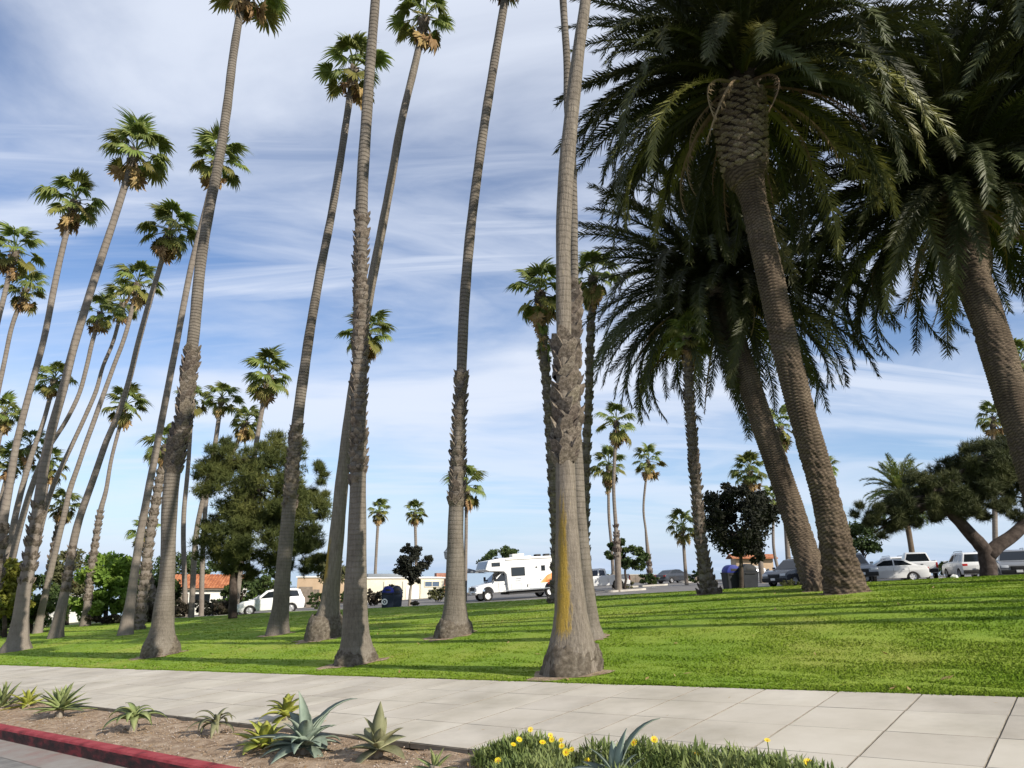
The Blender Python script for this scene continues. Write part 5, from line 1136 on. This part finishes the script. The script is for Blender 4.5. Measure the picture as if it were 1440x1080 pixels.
# ================================================================== succulents, flowers and stones in the bed
def leaf_blade(L, w, el, curl, mat, chan=.35, tipw=0, seed=0):
    """thick channelled leaf in the x-z plane, root at the origin"""
    n = 9; v = []; f = []; x = z = 0; a = el
    for i in range(n + 1):
        u = i / n; pr = (.62 + .38 * math.sin(min(1, u / .4) * math.pi / 2)) * (1 - max(0, (u - .38) / .62) ** 1.7); hw = max(w * .5 * pr, .002); th = w * .13 * (1 - u) + .004
        nx_, nz_ = -math.sin(a), math.cos(a); lift = chan * hw
        v += [(x + nx_ * lift, -hw, z + nz_ * lift), (x, 0, z), (x + nx_ * lift, hw, z + nz_ * lift), (x - nx_ * th, 0, z - nz_ * th)]
        st = L / n; x += math.cos(a) * st; z += math.sin(a) * st; a -= curl / n * (.5 + u)
    for i in range(n):
        o = i * 4
        for p, q in ((0, 1), (1, 2), (2, 3), (3, 0)): f.append((o + p, o + q, o + 4 + q, o + 4 + p))
    f.append((0, 3, 2, 1)); return mesh('leaf', v, f, mat, True)
def agave(name, label, px, py, r_px, mat, n, el0, el1, curl, wid, seed, stem=0, cat='succulent', extra=None, lenvar=.2, group='succulents in the planting bed'):
    random.seed(seed + 300); p = hit(px, py); p.z -= .04; k = mpp(p); Lm = r_px * k
    t = thing(name, label, cat, p, group); hz = stem * k
    if stem: MB().tube([(0, 0, -.1), (.01, 0, hz * .5), (0, 0, hz)], [.05, .045, .05], 7).build('stem', M['bark_pale'], t)
    else: MB().tube([(0, 0, -.1), (0, 0, .06)], [.06, .045], 8).build('stem', M['bark_pale'], t)
    lib = [leaf_blade(1, wid * random.uniform(.9, 1.1), 0, curl * c, M[mat]) for c in (.7, 1.0, 1.3)]
    for i in range(n):
        u = i / max(1, n - 1); el = R(el0 + (el1 - el0) * u + random.gauss(0, 7)); az = i * 2.39996 + random.gauss(0, .2) + seed
        L = Lm * (1 - .35 * (el / (math.pi / 2)) if el > 0 else 1) * random.uniform(1 - lenvar, 1 + lenvar * .5)
        obj('leaf', random.choice(lib), t, (0, 0, hz + .03 * (1 - u)), (random.gauss(0, .15), -el, az), L)
    if extra:
        for L, w, el, cu, az in extra: obj('leaf', leaf_blade(L * k, w * k, R(el), cu, M[mat]), t, (0, 0, hz + .03), (0, 0, R(az)))
    return t
agave('agave', 'spiky green agave cut off by the left edge', 2, 992, 48, 'agave_green', 22, 85, 12, .35, .17, 1)
agave('agave', 'low yellowish agave second from the left edge', 38, 990, 36, 'agave_lime', 20, 80, 5, .5, .24, 2)
agave('agave', 'upright green agave rosette with pointed leaves, third from the left edge', 84, 1004, 46, 'agave_green', 34, 84, 0, .2, .26, 3, stem=9)
agave('aloe', 'aloe with arching drooped leaves alone near the red kerb', 187, 1022, 52, 'agave_green', 15, 70, 20, 2.5, .3, 4, stem=12)
agave('aloe', 'small straggly aloe with dry leaves right of the drooped one', 303, 1026, 46, 'agave_olive', 14, 64, 16, 2.3, .22, 5, stem=10)
agave('aloe', 'lime green aloe on a stem at the back edge by the pavement', 402, 1012, 48, 'agave_lime', 16, 80, 0, 1.1, .34, 6, stem=9)
agave('aloe', 'broad leaved lime green aloe left of the big blue agave', 372, 1046, 54, 'agave_lime', 15, 72, 4, .6, .44, 7)
agave('agave', 'biggest blue-grey agave with sprawling curled leaves', 428, 1054, 70, 'agave_blue', 26, 72, -4, .85, .34, 8, stem=8, extra=[(95, 17, 62, 1.3, 25), (70, 22, 80, .3, 150), (85, 14, 20, .7, 200)])
agave('agave', 'olive agave with few broad stiff leaves right of the big blue one', 531, 1058, 58, 'agave_olive', 12, 58, -6, .45, .5, 9, stem=9, extra=[(58, 20, 86, .1, 90)])
agave('agave', 'small green agave sprouting beside the yellow flowers at the bottom edge', 612, 1080, 44, 'agave_green', 11, 80, 10, .4, .25, 10)
agave('agave', 'blue-grey agave with one long curved leaf among the flowers', 867, 1098, 74, 'agave_blue', 14, 82, 5, .7, .34, 11, extra=[(112, 16, 74, 1.35, 12), (70, 16, 78, .5, 40), (85, 15, 30, 1.3, 182)])

def flower_mesh():
    v = [(0, 0, .01)]; f = []; n = 12
    for i in range(n):
        a = 2 * math.pi * i / n; d = .2
        o = len(v); v += [(.25 * math.cos(a - d), .25 * math.sin(a - d), .0), (.25 * math.cos(a + d), .25 * math.sin(a + d), .0), (.78 * math.cos(a + d), .78 * math.sin(a + d), .12), (1.0 * math.cos(a), 1.0 * math.sin(a), .1), (.78 * math.cos(a - d), .78 * math.sin(a - d), .12)]
        f += [(0, o, o + 1), (o, o + 4, o + 3, o + 2, o + 1)]
    return mesh('flower', v, f, M['petal'])
FLOWER = flower_mesh(); v, f = lathe([(-.02, .32), (.06, .2), (.08, .001)], 8); CORE = mesh('flower_centre', [(x, z, y + .03) for x, y, z in v], f, M['petal_core'])
def gazania(label, cx, cy, spots, nleaf, flowers, seed):
    """low carpet of strap leaves: spots = (px, py, radius m, height m)"""
    r = np.random.default_rng(seed + 60); p0 = hit(cx, cy); t = thing('gazania_clump', label, 'flowers', p0, 'flowering ground cover'); V = []; F = []
    tot = sum(s[2] ** 2 for s in spots)
    for px, py, rad, h in spots:
        c = hit(px, py); n = int(nleaf * rad * rad / tot); ang = r.uniform(0, 6.283, n); d = np.sqrt(r.random(n)) * rad
        x = c.x + d * np.cos(ang); y = c.y + d * np.sin(ang); z = G(x, y) - .05; top = h * (1 - .75 * (d / rad) ** 2)
        z = z + .85 * top * r.random(n) ** .6; L = r.uniform(.07, .15, n); az = r.uniform(0, 6.283, n); el = r.uniform(.35, 1.45, n); w = r.uniform(.005, .010, n)
        dx, dy, dzv = np.cos(az) * np.cos(el), np.sin(az) * np.cos(el), np.sin(el); sx, sy = -np.sin(az) * w, np.cos(az) * w
        P = np.stack([x, y, z], -1); D = np.stack([dx, dy, dzv], -1) * L[:, None]; S = np.stack([sx, sy, np.zeros(n)], -1); sag = np.zeros((n, 3)); sag[:, 2] = -.15 * L
        q = np.stack([P - S * .5, P + S * .5, P + D * .55 + S, P + D * .55 - S, P + D + sag], 1); b = sum(len(a) for a in V); V.append(q.reshape(-1, 3)); i = b + np.arange(n)[:, None] * 5
        F.append(np.concatenate([np.concatenate([i, i + 1, i + 2], 1), np.concatenate([i, i + 2, i + 3], 1), np.concatenate([i + 3, i + 2, i + 4], 1)]))
    V = np.concatenate(V) - np.array(p0)[None]; obj('leaves', fastmesh('leaves', V, np.concatenate(F), M['gaz_leaf']), t)
    rr = random.Random(seed)
    for px, py, Y in flowers:
        q = at(px, py, Y) - p0; k = rr.uniform(.024, .032); base_z = g(*(at(px, py, Y).xy)) - p0.z
        o = obj('flower', FLOWER, t, q, (R(rr.uniform(25, 60)), rr.uniform(-.3, .3), rr.uniform(-.5, .5)), k); obj('flower_centre', CORE, o)
        MB().tube([q, q + Vector((.01, .015, (base_z - q.z) * .5)), Vector((q.x + .02, q.y + .03, base_z))], .004, 5).build('flower_stalk', M['gaz_leaf'], t)
gazania('left clump of yellow gazania flowers and strap leaves by the pavement edge', 738, 1068, [(700, 1068, .22, .14), (736, 1064, .32, .2), (770, 1074, .24, .15), (735, 1094, .32, .16), (770, 1098, .26, .14)], 5200, [(746, 1026, 6.35), (730, 1040, 6.2), (722, 1047, 6.15), (763, 1044, 6.15), (776, 1040, 6.2), (774, 1034, 6.3), (789, 1041, 6.2), (790, 1049, 6.1), (804, 1054, 6.1), (700, 1070, 6.0), (796, 1058, 6.0)], 1)
gazania('right carpet of gazania leaves with a few yellow flowers along the bottom edge', 950, 1088, [(842, 1072, .2, .19), (905, 1080, .33, .22), (965, 1086, .33, .2), (1030, 1092, .33, .2), (1095, 1099, .3, .18), (1140, 1108, .26, .15), (880, 1112, .3, .14), (960, 1122, .36, .14), (1060, 1128, .36, .14)], 9000, [(891, 1044, 5.9), (920, 1040, 5.9), (985, 1062, 5.6), (978, 1059, 5.6), (1136, 1072, 5.2), (1079, 1041, 5.5), (826, 1070, 5.9)], 2)
# pebbles and crumbs of earth
def pebbles(name, n, smin, smax, mat, seed):
    r = np.random.default_rng(seed); V = []; F = []
    base = np.array([(1, 0, 0), (0, 1, 0), (-1, 0, 0), (0, -1, 0), (0, 0, .8), (0, 0, -.6)]); tri = np.array([(0, 1, 4), (1, 2, 4), (2, 3, 4), (3, 0, 4), (1, 0, 5), (2, 1, 5), (3, 2, 5), (0, 3, 5)])
    t = r.uniform(-2, 22, n); s = r.uniform(S_KB + .03, S_BED - .03, n); x, y = tsn(t, s); z = G(x, y) - .045; k = r.uniform(smin, smax, n) ** 1
    sh = r.uniform(.6, 1.4, (n, 6, 3)); a = r.uniform(0, 6.28, n); B = base[None] * sh * k[:, None, None]; ca, sa = np.cos(a)[:, None], np.sin(a)[:, None]
    X = B[..., 0] * ca - B[..., 1] * sa + x[:, None]; Yv = B[..., 0] * sa + B[..., 1] * ca + y[:, None]; Z = B[..., 2] * .7 + z[:, None]
    me = fastmesh(name, np.stack([X, Yv, Z], -1).reshape(-1, 3), (tri[None] + (np.arange(n) * 6)[:, None, None]).reshape(-1, 3), mat); return obj(name, me)
tag(pebbles('pebbles', 2600, .004, .014, M['stone'], 1), 'small pale stones scattered over the planting bed earth', 'stones', kind='stuff')
tag(pebbles('earth_crumbs', 6000, .005, .016, M['soil'], 2), 'brown crumbs of earth and mulch in the planting bed', 'soil', kind='stuff')
# dry leaves and frond scraps lying about
def litter(name, label, n, mat, smin, smax, tr, sr, seed):
    r = np.random.default_rng(seed); t = r.uniform(*tr, n); s = sr[0] + (sr[1] - sr[0]) * r.random(n) ** 1.6; x, y = tsn(t, s); z = G(x, y) + .012; a = r.uniform(0, 6.28, n); L = r.uniform(smin, smax, n); w = L * r.uniform(.12, .3, n)
    dx, dy = np.cos(a), np.sin(a); c = np.stack([x, y, z], -1); D = np.stack([dx * L, dy * L, r.uniform(-.2, .5, n) * L], -1); S = np.stack([-dy * w, dx * w, r.uniform(0, .3, n) * w], -1)
    V = np.stack([c - D * .5, c + S * .5, c + D * .5, c - S * .5], 1).reshape(-1, 3)
    tag(obj(name, fastmesh(name, V, np.arange(n * 4).reshape(-1, 4), mat, 4)), label, 'leaf litter', kind='stuff')
litter('lawn_litter', 'dry brown leaf scraps lying on the lawn', 900, M['fan_dry'], .05, .16, (-8, 45), (8.5, 26), 3)
litter('pavement_litter', 'tiny dry leaf bits on the pavement slabs', 130, M['fan_dry'], .02, .05, (-4, 30), (5.2, 8.35), 4)
litter('bed_litter', 'dry leaf scraps on the planting bed earth', 420, M['fan_dry'], .03, .1, (-3, 24), (3.95, 5.1), 5)
grass()
